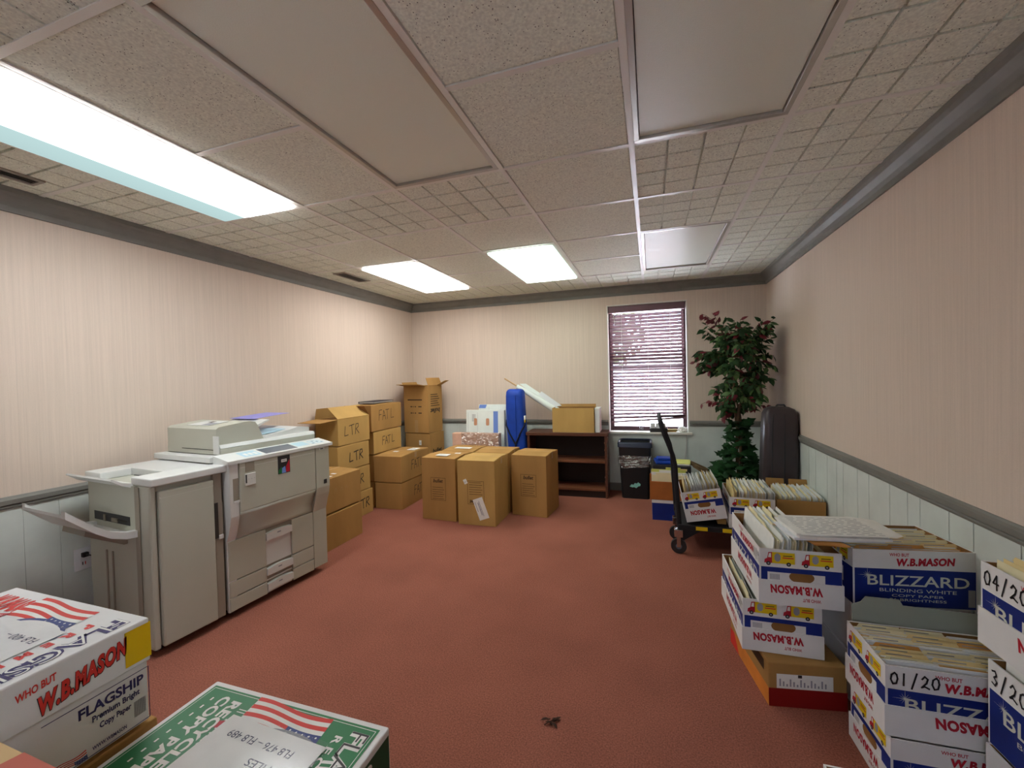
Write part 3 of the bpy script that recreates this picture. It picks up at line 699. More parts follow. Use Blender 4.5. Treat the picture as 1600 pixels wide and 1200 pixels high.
def flap(o, hinge, out, ln, along, width, ang, m=KRAFT, art=None):
    # a flap hinged at point hinge, running along vector 'along' for width; out = outward unit; ang: 0 = straight out, 90 = up, negative = hanging
    a = Vector(along).normalized(); n = Vector(out).normalized(); dr = n * math.cos(rad(ang)) + EZ * math.sin(rad(ang))
    nm = a.cross(dr).normalized() * .004; h = Vector(hinge)
    c = .03 * min(1, ln / .15)
    p = [h, h + a * width, h + a * (width - c * .2) + dr * ln, h + a * (c * .2) + dr * ln]
    b = MB(); b.add(p + [q + nm for q in p], [(3, 2, 1, 0), (4, 5, 6, 7), (0, 1, 5, 4), (1, 2, 6, 5), (2, 3, 7, 6), (3, 0, 4, 7)], m)
    if art: art(b, h, a, dr)
    return b.build('flap', o)
def label_part(o, F, x, z, w, h, rot=0, lines=3, name='shipping_label'):
    b = MB(); c, s = math.cos(rad(rot)), math.sin(rad(rot)); ax = F[1] * c + F[2] * s; ay = -F[1] * s + F[2] * c
    nn = F[1].cross(F[2]); O_ = F[0] + F[1] * x + F[2] * z + nn * .0006
    b.poly(O_, ax, ay, [(0, 0), (w, 0), (w, h), (0, h)], PAPER)
    O2 = O_ + nn * .0004
    for k in range(lines):
        y0 = h * (.12 + .8 * k / max(1, lines)); b.poly(O2, ax, ay, [(w * .12, y0), (w * (.6 + .25 * (k % 2)), y0), (w * (.6 + .25 * (k % 2)), y0 + h * .05), (w * .12, y0 + h * .05)], GREYINK)
    x_ = w * .2
    while x_ < w * .8:
        ww = random.choice([.002, .003, .004]); b.poly(O2, ax, ay, [(x_, h * .36), (x_ + ww, h * .36), (x_ + ww, h * .48), (x_, h * .48)], NAVY); x_ += ww + .003
    q = b.build(name, o); q['label'] = 'white paper label'
    return q
def TOP(h): return (Vector((0, 0, h)), EX, EY)
KG = 'plain cardboard boxes stacked along the left wall'

# two boxes beside the copier
def art_mark(w, d):
    def f(b):
        F = face('right', w, d)
        for k, (x, s) in enumerate(((.12, .06), (.19, .05), (.25, .055))): b.stroke(F[0], F[1], F[2], [(x, .15), (x + .02, .15 + s * .7), (x + .03, .152)], .0022, TAPE)
    return f
carton((-2.945, 2.685, 0), 0, .46, .455, .287, 'cardboard box on the floor right of the copier, lower of the two there', KRAFT, group=KG, seam='y')
o = carton((-2.95, 2.69, .296), 0, .458, .452, .285, 'cardboard box just right of the copier with white dot labels on top', KRAFT, art=art_mark(.458, .452), group=KG, seam='y')
label_part(o, TOP(.289), .37, .08, .07, .05, 0, 1)
label_part(o, TOP(.289), .36, .19, .045, .03, 0, 0)

# stack marked LTR
hs = [0, .254, .504, .754]; hh_ = [.248, .244, .244, .252]
LB = ['lowest box of the stack marked LTR, on the carpet', 'third box from the top in the stack marked LTR', 'second box from the top in the stack marked LTR']
for k in range(3):
    w_, d_ = .262, .46
    def art(b, k=k):
        F = face('right', .262, .46); s = .085
        hand(b, F, LTR(.15 + (.06 if k == 0 else .02), .075, s), .010 if k != 1 else .008)
    carton((-3.062 + (.008 if k == 0 else 0), 3.228 - .005 * k + (.02 if k == 0 else 0), hs[k]), 0, w_, d_, hh_[k], LB[k], KRAFT2, art=art, group='boxes stacked against the left wall and marked LTR', tape=False, bulge=.003)
def artL(b): hand(b, face('right', .262, .465), LTR(.10, .085, .09), .007)
o = carton((-3.062, 3.230, hs[3]), 0, .262, .465, .252, 'open cardboard box marked LTR, on top of its stack with flaps up', KRAFT2, True, artL, 'boxes stacked against the left wall and marked LTR')
def leafart(b, h, a, dr):
    nn = a.cross(dr).normalized(); O_ = h - nn * .0012
    b.poly(O_, a, dr, [(.18, .05), (.23, .035), (.28, .05), (.29, .09), (.25, .115), (.20, .105), (.17, .08)], mat('leaf_print', (70, 178, 88), .6))
    for (x, y, l) in ((.06, .03, .05), (.31, .03, .09), (.33, .09, .07), (.06, .10, .06)): b.poly(O_, a, dr, [(x, y), (x + l, y), (x + l, y + .006), (x, y + .006)], PRINT)
flap(o, (.262, .0, .252), (-1, 0, 0), .16, (0, 1, 0), .465, 42, KRAFT2, leafart)
flap(o, (.0, .0, .252), (0, -1, 0), .22, (1, 0, 0), .262, -3, KRAFT)
flap(o, (.262, .465, .252), (0, -1, 0), .12, (-1, 0, 0), .262, 55, KRAFTD)
flap(o, (.0, .465, .252), (1, 0, 0), .10, (0, -1, 0), .465, 80, KRAFT)

# stack marked FAT L
FG = 'boxes marked FAT L by the left wall'
def artF(x, z, s, w, d, wd=.007):
    def f(b): hand(b, face('right', w, d), FATL(x, z, s), wd)
    return f
carton((-2.823, 3.79, 0), 2, .325, .58, .279, 'wide box marked FAT L on the carpet, beneath the one with a white label', KRAFT, art=artF(.25, .09, .10, .325, .58), group=FG, tape=False, bulge=.003)
o = carton((-2.833, 3.792, .283), 1, .335, .59, .28, 'wide box marked FAT L with white label on its top', KRAFT, art=artF(.20, .10, .10, .335, .59), group=FG)
label_part(o, TOP(.288), .2, .33, .10, .14, 0, 3); label_part(o, TOP(.287), .10, .2, .06, .05, 0, 0)
for k in range(2): carton((-3.068, 3.80, .285 * k), 0, .225, .56, .281, ['box half hidden on the floor behind the wide FAT L boxes', 'box half hidden behind the upper wide FAT L box'][k], KRAFT, group=KG, tape=False, bulge=.003)
carton((-3.066, 3.80, .572), 0, .236, .52, .238, 'smaller box marked FAT L in the middle of the rear stack', KRAFT2, art=artF(.15, .08, .09, .236, .52), group=FG, tape=False, bulge=.003)
carton((-3.066, 3.768, .816), 0, .238, .565, .288, 'box marked FAT L on top of the rear stack, under a dark binder', KRAFT, art=artF(.13, .11, .11, .238, .565, .006), group=FG, tape=False, bulge=.003)
bd = tag(empty('binder', (-3.06, 3.86, 1.112), rad(4)), 'flat dark navy binder lying on top of the FAT L stack', 'binder')
b = MB(); b.box(0, .20, 0, .40, 0, .003, DARKP); b.box(0, .20, 0, .40, .018, .021, mat('dark_navy', (34, 32, 48), .5)); b.box(0, .003, 0, .40, .003, .018, DARKP); b.build('cover', bd)
b = MB(); b.box(.006, .19, .01, .39, .003, .018, PAPER); b.build('pages', bd)

# tall boxes in the back corner
def bullet_art(w, d, h, up=True, side='front', zc=None, label=True):
    def f(b):
        F = face(side, w if side in ('front', 'back') else w, d); W_ = w if side == 'front' else d
        x0 = W_ * .27; wd = W_ * .44; z0 = h * .32; ht = h * .36
        # thin frame
        for (a0, a1, c0, c1) in ((x0, x0 + wd, z0, z0 + .003), (x0, x0 + wd, z0 + ht - .003, z0 + ht), (x0, x0 + .003, z0, z0 + ht), (x0 + wd - .003, x0 + wd, z0, z0 + ht)):
            b.poly(F[0], F[1], F[2], [(a0, c0), (a1, c0), (a1, c1), (a0, c1)], PRINT)
        if up: b.text('bullet', on(F, x0 + wd * .17, z0 + ht * .78), F[1], F[2], .036, PRINT, w=wd * .66, bold=.03, shear=.25)
        else: b.text('bullet', on(F, x0 + wd * .1, z0 + ht * .02), F[1], F[2], .036, PRINT, w=wd * .66, bold=.03, shear=.25, flip=True)
        for k in range(6):
            zz = z0 + ht * ((.06 + .1 * k) if up else (.42 + .1 * k)); l = wd * (.72 if k % 2 else .8)
            b.poly(F[0], F[1], F[2], [(x0 + wd * .1, zz), (x0 + wd * .1 + l, zz), (x0 + wd * .1 + l, zz + .004), (x0 + wd * .1, zz + .004)], PRINT)
    return f
BG = 'tall cardboard boxes printed with a small logo'
def artT2(b):
    F = face('right', .375, .30); b.text('bullet', on(F, .05, .44), F[1], F[2], .05, INK, w=.2, bold=.03, shear=.2)
o = carton((-2.985, 4.655, 0), -6, .375, .31, .690, 'tall box on the floor in the back left corner, under the open one', KRAFT, art=artT2, group=BG, tape=False, bulge=.003)
label_part(o, face('front', .375, .31), .21, .54, .035, .06, 0, 0)
def artT1(b):
    F = face('front', .372, .30)
    b.poly(F[0], F[1], F[2], [(.06, .405), (.28, .405), (.28, .42), (.06, .42)], PRINT)
    [b.poly(F[0], F[1], F[2], [(x, z), (x + l, z), (x + l, z + .014), (x, z + .014)], PRINT) for z in (.24, .32) for (x, l) in ((.10, .03), (.14, .012), (.165, .02), (.22, .05))]
    b.poly(F[0], F[1], F[2], [(.16, 0), (.21, 0), (.21, .16), (.16, .16)], TAPE)
    F = face('right', .372, .30); b.text('bullet', on(F, .04, .24), F[1], F[2], .06, INK, w=.21, bold=.03, shear=.2, flip=True)
    for k in range(6): b.poly(F[0], F[1], F[2], [(.05, .33 + .028 * k), (.24 - .02 * (k % 3), .33 + .028 * k), (.24 - .02 * (k % 3), .34 + .028 * k), (.05, .34 + .028 * k)], PRINT)
o = carton((-2.99, 4.65, .694), -6, .372, .30, .59, 'open tall box with flaps spread, on top in the back left corner', KRAFT, True, artT1, BG)
flap(o, (.0, 0, .59), (0, -1, 0), .15, (1, 0, 0), .34, 8, KRAFT2)
flap(o, (.372, .0, .59), (-1, 0, 0), .10, (0, 1, 0), .30, 70, KRAFT)
flap(o, (.372, .30, .59), (1, 0, 0), .13, (0, -1, 0), .1, 25, KRAFT2)
flap(o, (.0, .30, .59), (-1, 0, 0), .05, (0, -1, 0), .30, 60, KRAFT)

# the cluster of five tall boxes on the carpet
o = carton((-2.152, 3.619, 0), -2.1, .370, .36, .606, 'front left box of the cluster in the room, white label on top', KRAFT, art=bullet_art(.37, .36, .606), group=BG, seam='x')
label_part(o, TOP(.614), .12, .06, .13, .09, 0, 3); label_part(o, TOP(.612), .26, .2, .06, .04, 10, 0)
o = carton((-1.742, 3.565, 0), .6, .372, .392, .606, 'front middle box of the cluster, with barcode label low on its face', KRAFT2, art=bullet_art(.374, .395, .606, False), group=BG, seam='x')
label_part(o, face('front', .374, .395), .15, .235, .20, .10, -70, 2); label_part(o, face('front', .374, .395), .075, .375, .035, .045, 25, 0)
o = carton((-1.336, 3.948, 0), -4.7, .365, .392, .60, 'right hand box of the cluster, close to the bookcase', KRAFT, art=bullet_art(.365, .392, .60), group=BG, seam='x')
o = carton((-2.13, 4.00, 0), -1, .365, .385, .606, 'rear left box of the cluster with red and white label on top', KRAFT, group=BG, seam='x')
label_part(o, TOP(.613), .10, .10, .18, .08, 0, 2)
o = carton((-1.742, 3.985, 0), 0, .372, .37, .606, 'rear middle box of the cluster, scrap of clear tape on top', KRAFT, group=BG, seam='x')

# ------------------------------------------------------------------ things behind the cluster
fo = tag(empty('wrapped_board', (-2.30, 4.60, 0), rad(-1)), 'pinkish foam slab in clear wrinkled stretch wrap behind the box cluster', 'packing board')
b = MB(); b.box(0, .60, 0, .09, 0, .705, PINKFOAM, .006); b.build('foam_slab', fo)
b = MB(); b.box(.12, .605, -.003, .093, 0.03, .709, WRAP, .004); b.build('stretch_wrap', fo)
def whitebox(loc, rotx, w, h, label, stripe, holes, dpt=.05, rz=0):
    t = tag(empty('flattened_carton', loc, rot=(rotx, 0, rz)), label, 'carton', 'white flattened cartons leaning on the back wall')
    b = MB(); b.box(0, w, 0, dpt, 0, h, FOAMW, .003)
    e = -.0007
    if stripe: b.quad((w * .72, e, 0), (w * .84, e, 0), (w * .84, e, h * .985), (w * .72, e, h * .985), PALEBLUE)
    for k, (x, z) in enumerate(holes):
        b.poly((x, e - .0004, z), EX, EZ, [(0, .0), (.028, .0), (.036, .012), (.036, .075), (.028, .087), (.0, .087), (-.006, .075), (-.006, .012)], TANHOLE)
    for x in (.05, .30): b.poly((w * x, e, h * .5), EX, EZ, [(0, 0), (.0022, 0), (.0022, h * .47), (0, h * .47)], GREYINK)
    if stripe:
        for k in range(4): b.poly((w * .16 + k * .012, e, h - .14), EX, EZ, [(0, 0), (.006, 0), (.006, .09), (0, .09)], GREYINK)
    else: b.quad((w * .0, e, h * .955), (w * .2, e, h * .955), (w * .24, e, h * .998), (w * .03, e, h * .998), PALEBLUE)
    b.build('panel', t); 
    b = MB(); b.box(.02, w - .02, -.014, -.001, h * .02, h * .70, FOAMW); b.build('inner_panel', t)
    return t
whitebox((-2.19, 4.735, 0), rad(-3), .50, .968, 'white flattened carton with blue stripe and hand holes behind the wrapped slab', True, [(.11, .78), (.27, .78)])
whitebox((-2.06, 4.83, 0), rad(-3), .45, 1.03, 'white flattened carton behind the striped one, blue corner showing', False, [])
b = MB(); b.box(0, .14, 0, .018, 0, .955, DARKP, .002); tag(b.build('display_board', None, (-2.215, 4.80, 0), rot=(rad(-3), 0, 0)), 'thin dark board edge left of the white cartons', 'board')
b = MB(); b.box(0, .10, 0, .02, 0, .83, FOAMW, .003); tag(b.build('foam_panel', None, (-1.738, 4.787, 0), rot=(rad(-3), 0, 0)), 'short white foam panel between the white cartons and the blue bag', 'board')

bag = tag(empty('folding_chair_bag', (-1.517, 4.74, 0)), 'tall blue nylon carry bag with black strap standing left of the bookcase', 'bag')
b = MB(); rings = []; rr = random.Random(5)
prof = [(0, .095, .07), (.12, .105, .085), (.5, .112, .09), (.8, .115, .09), (1.0, .112, .085), (1.14, .11, .082), (1.19, .104, .074), (1.212, .09, .055), (1.222, .07, .02)]
vs = []; fs = []; SG = 20
for (z, a, c) in prof:
    for k in range(SG):
        t = 2 * PI * k / SG; q = 1 + .03 * math.sin(3 * t + z * 5) ; rx = a * abs(math.cos(t)) ** .6 * (1 if math.cos(t) > 0 else -1); ry = c * abs(math.sin(t)) ** .6 * (1 if math.sin(t) > 0 else -1)
        vs.append((rx * q + .012 * math.sin(z * 4), ry * q, z))
for i in range(len(prof) - 1):
    for k in range(SG): fs.append((i * SG + k, i * SG + (k + 1) % SG, (i + 1) * SG + (k + 1) % SG, (i + 1) * SG + k))
fs.append(tuple(range(SG))[::-1]); fs.append(tuple(range((len(prof) - 1) * SG, len(prof) * SG)))
b.add(vs, fs, BAGBLUE, True); b.tube([(.01, -.083, .4), (.014, -.096, .8), (.012, -.093, 1.0), (.01, -.085, 1.14), (.0, -.03, 1.22)], .006, BAGBLUE, 6); b.build('bag_body', bag)
b = MB()
for sx in (-1, 1): b.tube([(sx * .118, -.03, .86), (sx * .112, -.07, .80), (sx * .06, -.098, .70), (.008, -.100, .58), (.008, -.098, .45)], .009, STRAP, 6)
b.build('carry_strap', bag)
b = MB(); b.box(.105, .118, -.06, -.02, .86, .91, PAPER, .003); b.box(.107, .12, -.06, -.03, .83, .858, YTAPE, .003); b.build('swing_tag', bag)

# ------------------------------------------------------------------ bookcase and the box on it
bc = tag(empty('bookcase', (-1.372, 4.66, 0), rad(2)), 'low dark brown laminate bookcase with two open shelves under the window side wall', 'bookcase')
w_, d_, h_ = .90, .33, .722
b = MB(); b.box(-.012, w_ + .012, -.012, d_ + .005, h_ - .035, h_, WOOD, .003); b.build('top', bc)
for xx in (0, w_ - .026): b = MB(); b.box(xx, xx + .026, 0, d_, 0, h_ - .035, WOOD, .002); b.build('side_panel', bc)
b = MB(); b.box(.026, w_ - .026, .012, d_ - .01, .385, .408, WOODL, .002); b.build('shelf', bc)
b = MB(); b.box(.026, w_ - .026, .006, d_ - .01, .075, .097, WOODL, .002); b.build('base_shelf', bc)
b = MB(); b.box(.026, w_ - .026, .02, .035, 0, .075, WOODB); b.build('plinth', bc)
b = MB(); b.box(.026, w_ - .026, d_ - .01, d_ - .002, 0, h_ - .035, WOODB); b.build('back_panel', bc)
for (yy, zz) in ((.03, .52), (.03, .60), (.03, .17), (.03, .22)):
    b = MB(); b.box(w_ - .034, w_ - .026, yy, yy + .012, zz, zz + .018, CHROME); b.build('shelf_clip', bc)
o = carton((-1.08, 4.70, .7225), 1.5, .47, .25, .275, 'cardboard box on top of the bookcase holding a rolled white flag', KRAFT2, True)
flap(o, (0, .25, .275), (0, 1, 0), .03, (1, 0, 0), .47, 75, KRAFT)
b = MB(); b.box(0, .055, 0, .23, 0, .27, BOXW, .003); tag(b.build('white_carton', None, (-.607, 4.735, .7225), rad(1.5)), 'narrow white carton beside the cardboard box on the bookcase', 'carton')
fl = tag(empty('rolled_flag', (0, 0, 0)), 'white flag rolled on a wooden pole leaning out of the bookcase box', 'flag')
p0 = Vector((-1.715, 4.90, 1.347)); p1 = Vector((-.815, 4.90, .80)); dr = (p1 - p0).normalized()
b = MB(); b.tube([p0, p0 + dr * .18, p1 + Vector((0, 0, .03))], .009, STICKW, 8); b.build('pole', fl)
b = MB(); q0 = p0 + dr * .19
b.tube([q0 - Vector((0, .012, 0)), q0 + dr * .2 + Vector((0, -.012, .004)), q0 + dr * .45 + Vector((0, -.012, -.0)), q0 + dr * .75], [.026, .034, .042, .042], FOAMW, 10); 
b.add([q0 + Vector((.02, .02, .03)), q0 + Vector((.10, .03, .03)), q0 + Vector((.47, .03, -.22)), q0 + Vector((.40, .02, -.24))], [(0, 1, 2, 3)], FOAMW)
b.add([q0 + Vector((.27, -.03, -.10)), q0 + Vector((.31, -.03, -.065)), q0 + Vector((.55, -.03, -.235)), q0 + Vector((.46, -.03, -.25))], [(0, 1, 2, 3)], PAPERB)
b.add([q0 + Vector((.27, -.026, -.10)), q0 + Vector((.31, -.026, -.065)), q0 + Vector((.55, -.026, -.235)), q0 + Vector((.46, -.026, -.25))], [(0, 1, 2, 3)], PAPERB)
b.build('cloth', fl)

# ------------------------------------------------------------------ bin by the window
bn = tag(empty('trash_bin', (-.185, 4.885, 0)), 'black plastic trash bin with clear liner under the window', 'trash bin')
def rrect(a, c, r, n=5):
    out = []
    for (sx, sy, t0) in ((1, 1, 0), (-1, 1, 90), (-1, -1, 180), (1, -1, 270)):
        for k in range(n): t = rad(t0 + 90 * k / (n - 1)); out.append((sx * (a - r) + r * math.cos(t), sy * (c - r) + r * math.sin(t)))
    return out
def loft(mb, secs, m, smooth=True, cap0=True, cap1=True):
    n = len(secs[0][1]); vs = []; fs = []
    for z, s_ in secs: vs += [(p[0], p[1], z) for p in s_]
    for i in range(len(secs) - 1):
        for k in range(n): fs.append((i * n + k, i * n + (k + 1) % n, (i + 1) * n + (k + 1) % n, (i + 1) * n + k))
    mb.add(vs, fs, m, smooth)
    if cap0: mb.add(vs[:n], [tuple(range(n))[::-1]], m)
    if cap1: mb.add(vs[-n:], [tuple(range(n))], m)
b = MB(); loft(b, [(0, rrect(.145, .12, .03)), (.56, rrect(.172, .15, .03)), (.60, rrect(.172, .15, .03)), (.60, rrect(.16, .138, .03)), (.06, rrect(.135, .11, .03))], BLACKP, True, True, True); 
b.poly((-.06, -.1335, .125), EX, EZ, [(0, .01), (.02, .035), (.04, .03), (.055, .05), (.075, .045), (.09, .06), (.115, .04), (.11, .02), (.09, .015), (.07, -.005), (.045, .005), (.03, .0)], MINT); b.build('bin_body', bn)
b = MB(); loft(b, [(.565, rrect(.182, .160, .035)), (.61, rrect(.182, .160, .035)), (.622, rrect(.17, .148, .03)), (.61, rrect(.158, .136, .03))], BINLID, True, False, False); b.build('rim', bn)
b = MB(); rr = random.Random(2); s1 = rrect(.176, .154, .032, 8)
low = [(p[0] * .985, p[1] * .985, .36 + .03 * math.sin(i * 1.3) + .012 * rr.random()) for i, p in enumerate(s1)]; hi = [(p[0] * 1.003, p[1] * 1.003, .47 + .006 * rr.random()) for p in s1]; mid = [(p[0] * (1.01 + .02 * rr.random()), p[1] * (1.01 + .02 * rr.random()), .415) for p in s1]
n_ = len(s1); b.add(hi + mid + low, [(i, (i + 1) % n_, n_ + (i + 1) % n_, n_ + i) for i in range(n_)] + [(n_ + i, n_ + (i + 1) % n_, 2 * n_ + (i + 1) % n_, 2 * n_ + i) for i in range(n_)], BAGLINER, True); b.build('liner', bn)

# things on the window sill
SZ = WZ0 + .004
bo = tag(empty('spray_bottle', (-.118, YB + .01, SZ)), 'small clear plastic bottle standing on the window sill', 'bottle')
b = MB(); b.lathe([(.0, 0), (.022, 0), (.024, .01), (.024, .06), (.015, .078), (.008, .088)], BOTTLE, 14); b.build('bottle_body', bo)
b = MB(); b.lathe([(.008, .086), (.008, .105), (.004, .11), (.003, .135), (0, .136)], PAPER, 10); b.build('nozzle', bo)
tr_ = tag(empty('desk_tray', (.055, YB + .02, SZ)), 'dark desk tray with white card boxes on the sill behind the cart handle', 'tray')
b = MB(); shell(b, .19, .08, .045, DARKP, DARKP, .004); b.build('tray_body', tr_).location = (-.08, -.04, 0)
for k in range(3):
    b = MB(); b.box(-.026, .026, -.03, .03, .005, .10, BOXW, .003)
    tag(b.build('card_box', None, (.009 + .056 * k, YB + .02, SZ)), 'small white card box standing in the dark tray on the sill', 'box', 'white card boxes in the sill tray')
b = MB(); b.box(0, .10, 0, .07, 0, .012, KRAFT); tag(b.build('notepad', None, (.16, YB - .005, SZ), rad(8)), 'flat brown notepad lying on the right of the window sill', 'notepad')
b = MB(); b.box(.01, .11, .01, .06, .0122, .03, mat('olive_pad', (128, 112, 66), .8)); tag(b.build('notepad', None, (.16, YB - .005, SZ), rad(8)), 'olive pad on top of the brown notepad on the sill', 'notepad')
b = MB(); rr = random.Random(9); vs = []
bm = bmesh.new(); bmesh.ops.create_icosphere(bm, subdivisions=3, radius=1)
for v in bm.verts: q = 1 + .25 * math.sin(v.co.x * 7 + 2) * math.cos(v.co.y * 9) + .15 * math.sin(v.co.z * 13); v.co = Vector((v.co.x * .05 * q, v.co.y * .03 * q, max(-.028, v.co.z * .036 * q)))
bm.verts.index_update(); b.add([v.co.copy() for v in bm.verts], [tuple(v.index for v in f.verts) for f in bm.faces], PAPER); bm.free()
tag(b.build('crumpled_tissue', None, (.325, YB + .02, SZ + .028)), 'crumpled white tissue at the right end of the sill', 'tissue')
b = MB(); b.tube([(.362, YB - .012, WZ0 - .02), (.36, YB - .012, .55), (.345, YB - .014, .42), (.33, YB - .02, .3)], .0035, CORD, 6); tag(b.build('cable', None), 'thin pale cord hanging down the back wall from the sill', 'cord')

# ------------------------------------------------------------------ copy paper boxes
def truck(b, F, x, z, w):
    h = w * .50
    def P(pts, m, e=0.0): b.poly(F[0] + F[1].cross(F[2]) * e, F[1], F[2], [(x + p[0] * w, z + p[1] * h) for p in pts], m)
    P([(.26, .16), (1.0, .16), (1.0, .98), (.26, .98)], YEL); P([(.0, .16), (.02, .42), (.10, .52), (.14, .95), (.27, .98), (.27, .16)], REDV if False else RED)
    P([(.13, .58), (.16, .88), (.23, .90), (.23, .58)], PAPER, .0003)
    P([(.34, .45), (.40, .30), (.48, .30), (.54, .45), (.54, .75), (.48, .90), (.40, .90), (.34, .75)], GREYINK, .0003)
    P([(.60, .55), (.96, .55), (.96, .63), (.60, .63)], REDV, .0003); P([(.62, .70), (.92, .72), (.92, .78), (.62, .76)], PRINT, .0003)
    for cx in (.14, .80):
        O_ = on(F, x + cx * w, z + h * .13) + F[1].cross(F[2]) * .0004; b.disc(O_, F[1] * (w * .075), F[2] * (w * .075), INK, 12); b.disc(O_ + F[1].cross(F[2]) * .0002, F[1] * (w * .035), F[2] * (w * .035), GREYINK, 10)
def star(b, F, x, z, r):
    for k in range(6):
        t = PI * k / 6; c, s = math.cos(t), math.sin(t); l = r * (1 if k % 3 == 0 else .55)
        b.poly(F[0] + F[1].cross(F[2]) * .0003, F[1], F[2], [(x + c * l, z + s * l), (x - s * .0008, z + c * .0008), (x - c * l, z - s * l), (x + s * .0008, z - c * .0008)], SILV)
def mason(b, F, x, z, w, h, flip=False):
    if flip:
        b.text('W.B.MASON', on(F, x, z + h * .42), F[1], F[2], h * .58, RED, w=w, bold=.05, shear=-.1, flip=True, space=1.08)
        b.text('WHO BUT', on(F, x + w * .62, z), F[1], F[2], h * .22, RED, w=w * .34, bold=.02, flip=True)
    else:
        b.text('W.B.MASON', on(F, x, z), F[1], F[2], h * .58, RED, w=w, bold=.05, shear=.12, arch=h * .18, space=1.08)
        b.text('WHO BUT', on(F, x - w * .12, z + h * .74), F[1], F[2], h * .24, RED, w=w * .34, bold=.02)
DIG = {' ': [], '4': [[(.6, 0), (.6, 1), (.1, .4), (.85, .42)]], '0': [[(.5, 1), (.15, .8), (.05, .4), (.3, .02), (.7, .1), (.85, .5), (.75, .85), (.5, 1)]], '1': [[(.4, 1), (.35, 0)]], '/': [[(.7, 1.15), (.1, -.2)]],
       '2': [[(.1, .75), (.4, 1), (.75, .8), (.6, .45), (.05, .05), (.4, .15), (.9, .0)]], '3': [[(.1, .9), (.5, 1), (.7, .75), (.35, .52), (.75, .3), (.5, .0), (.1, .1)]], '7': [[(.1, .95), (.8, 1), (.35, 0)]], '9': [[(.7, .8), (.3, 1), (.15, .65), (.6, .6), (.7, .85), (.55, 0)]]}
def digits(b, F, s, x, z, h, wd=.006, m=INK):
    for ch in s:
        for st in DIG[ch]: b.stroke(F[0] + F[1].cross(F[2]) * .0003, F[1], F[2], [(x + p[0] * h * .6, z + p[1] * h) for p in st], wd, m)
        x += h * (.72 if len(s) < 6 else .40)
def paper_box(loc, yaw, w, d, h, label, long_side='left', date=None, lid=True, rot=None, group=None, tilt=None):
    """short side carries trucks and hand hole; long side carries the big name"""
    root = empty('paper_box', loc, rad(yaw)) if tilt is None else empty('paper_box', loc, rot=tilt)
    tag(root, label, 'box', group)
    b = MB(); g = .005 if lid else 0.0
    W_, D_ = w - 2 * g, d - 2 * g; th = .004; z0 = .005 if lid else 0.0
    b.T = Matrix.Translation((g, g, z0)); H_ = h - z0
    shell(b, W_, D_, H_, BOXW, KRAFTD, th)
    bz0, bz1 = .0, H_ * .665
    for sd in ('front', 'left', 'right', 'back'):
        F = face(sd, W_, D_, .0005); L = W_ if sd in ('front', 'back') else D_
        inset = .006
        b.poly(F[0], F[1], F[2], [(inset, .002), (L - .001, .002), (L - .001, bz1), (inset, bz1)], BLUE)
    # the long sides
    longs = ('left', 'right') if long_side == 'left' else ('front', 'back'); shorts = ('front', 'back') if long_side == 'left' else ('left', 'right')
    for sd in longs:
        F = face(sd, W_, D_, .001); L = D_ if long_side == 'left' else W_
        mason(b, F, L * .36, H_ * .715, L * .47, H_ * .24)
        b.text('BLIZZARD', on(F, L * .12, H_ * .37), F[1], F[2], H_ * .185, SILV, w=L * .82, bold=.012)
        b.text('BLINDING WHITE', on(F, L * .22, H_ * .26), F[1], F[2], H_ * .06, SILV, w=L * .62); b.text('COPY PAPER', on(F, L * .32, H_ * .175), F[1], F[2], H_ * .045, SILV, w=L * .42); b.text('96 BRIGHTNESS', on(F, L * .30, H_ * .10), F[1], F[2], H_ * .045, SILV, w=L * .46)
        b.poly(F[0], F[1], F[2], [(L * .93, H_ * .05), (L * .985, H_ * .05), (L * .985, H_ * .35), (L * .93, H_ * .35)], GREYINK)
        star(b, F, L * .12, H_ * .545, .035)
        if date and sd == longs[0] : digits(b, F, date, L * (.03 if len(date) < 6 else .83), H_ * .74, H_ * .17, .005 if len(date) < 6 else .003)
    for sd in shorts:
        F = face(sd, W_, D_, .001); L = W_ if long_side == 'left' else D_
        truck(b, F, L * .06, H_ * .70, L * .38); truck(b, F, L * .52, H_ * .70, L * .38)
        b.poly(F[0], F[1], F[2], [(L * .10, H_ * .30), (L * .80, H_ * .30), (L * .80, H_ * .575), (L * .10, H_ * .575)], BOXW)
        O_ = on(F, L * .52, H_ * .515) + F[1].cross(F[2]) * .0004
        b.poly(O_, F[1], F[2], [(.045 * math.cos(t * PI / 10), .026 * min(.55, math.sin(t * PI / 10))) if t <= 10 else (.045 * math.cos(t * PI / 10), .026 * math.sin(t * PI / 10)) for t in range(20)], KRAFTD)
        for k in range(7): b.poly(F[0] + F[1].cross(F[2]) * .0003, F[1], F[2], [(L * (.13 + .018 * k), H_ * .44), (L * (.14 + .018 * k), H_ * .44), (L * (.14 + .018 * k), H_ * .54), (L * (.13 + .018 * k), H_ * .54)], GREYINK)
    b.build('box_body', root)
    if lid:
        b = MB(); lh = h * .44; shell(b, w, d, lh, BOXW, BOXW, .0035)
        for sd in ('front', 'left', 'right', 'back'):
            F = face(sd, w, d, .0006); L = w if sd in ('front', 'back') else d
            mason(b, F, L * (.14 if L < .35 else .30), lh * .22, L * (.62 if L < .35 else .5), lh * .62, flip=True)
        b.build('lid', root)
    return root

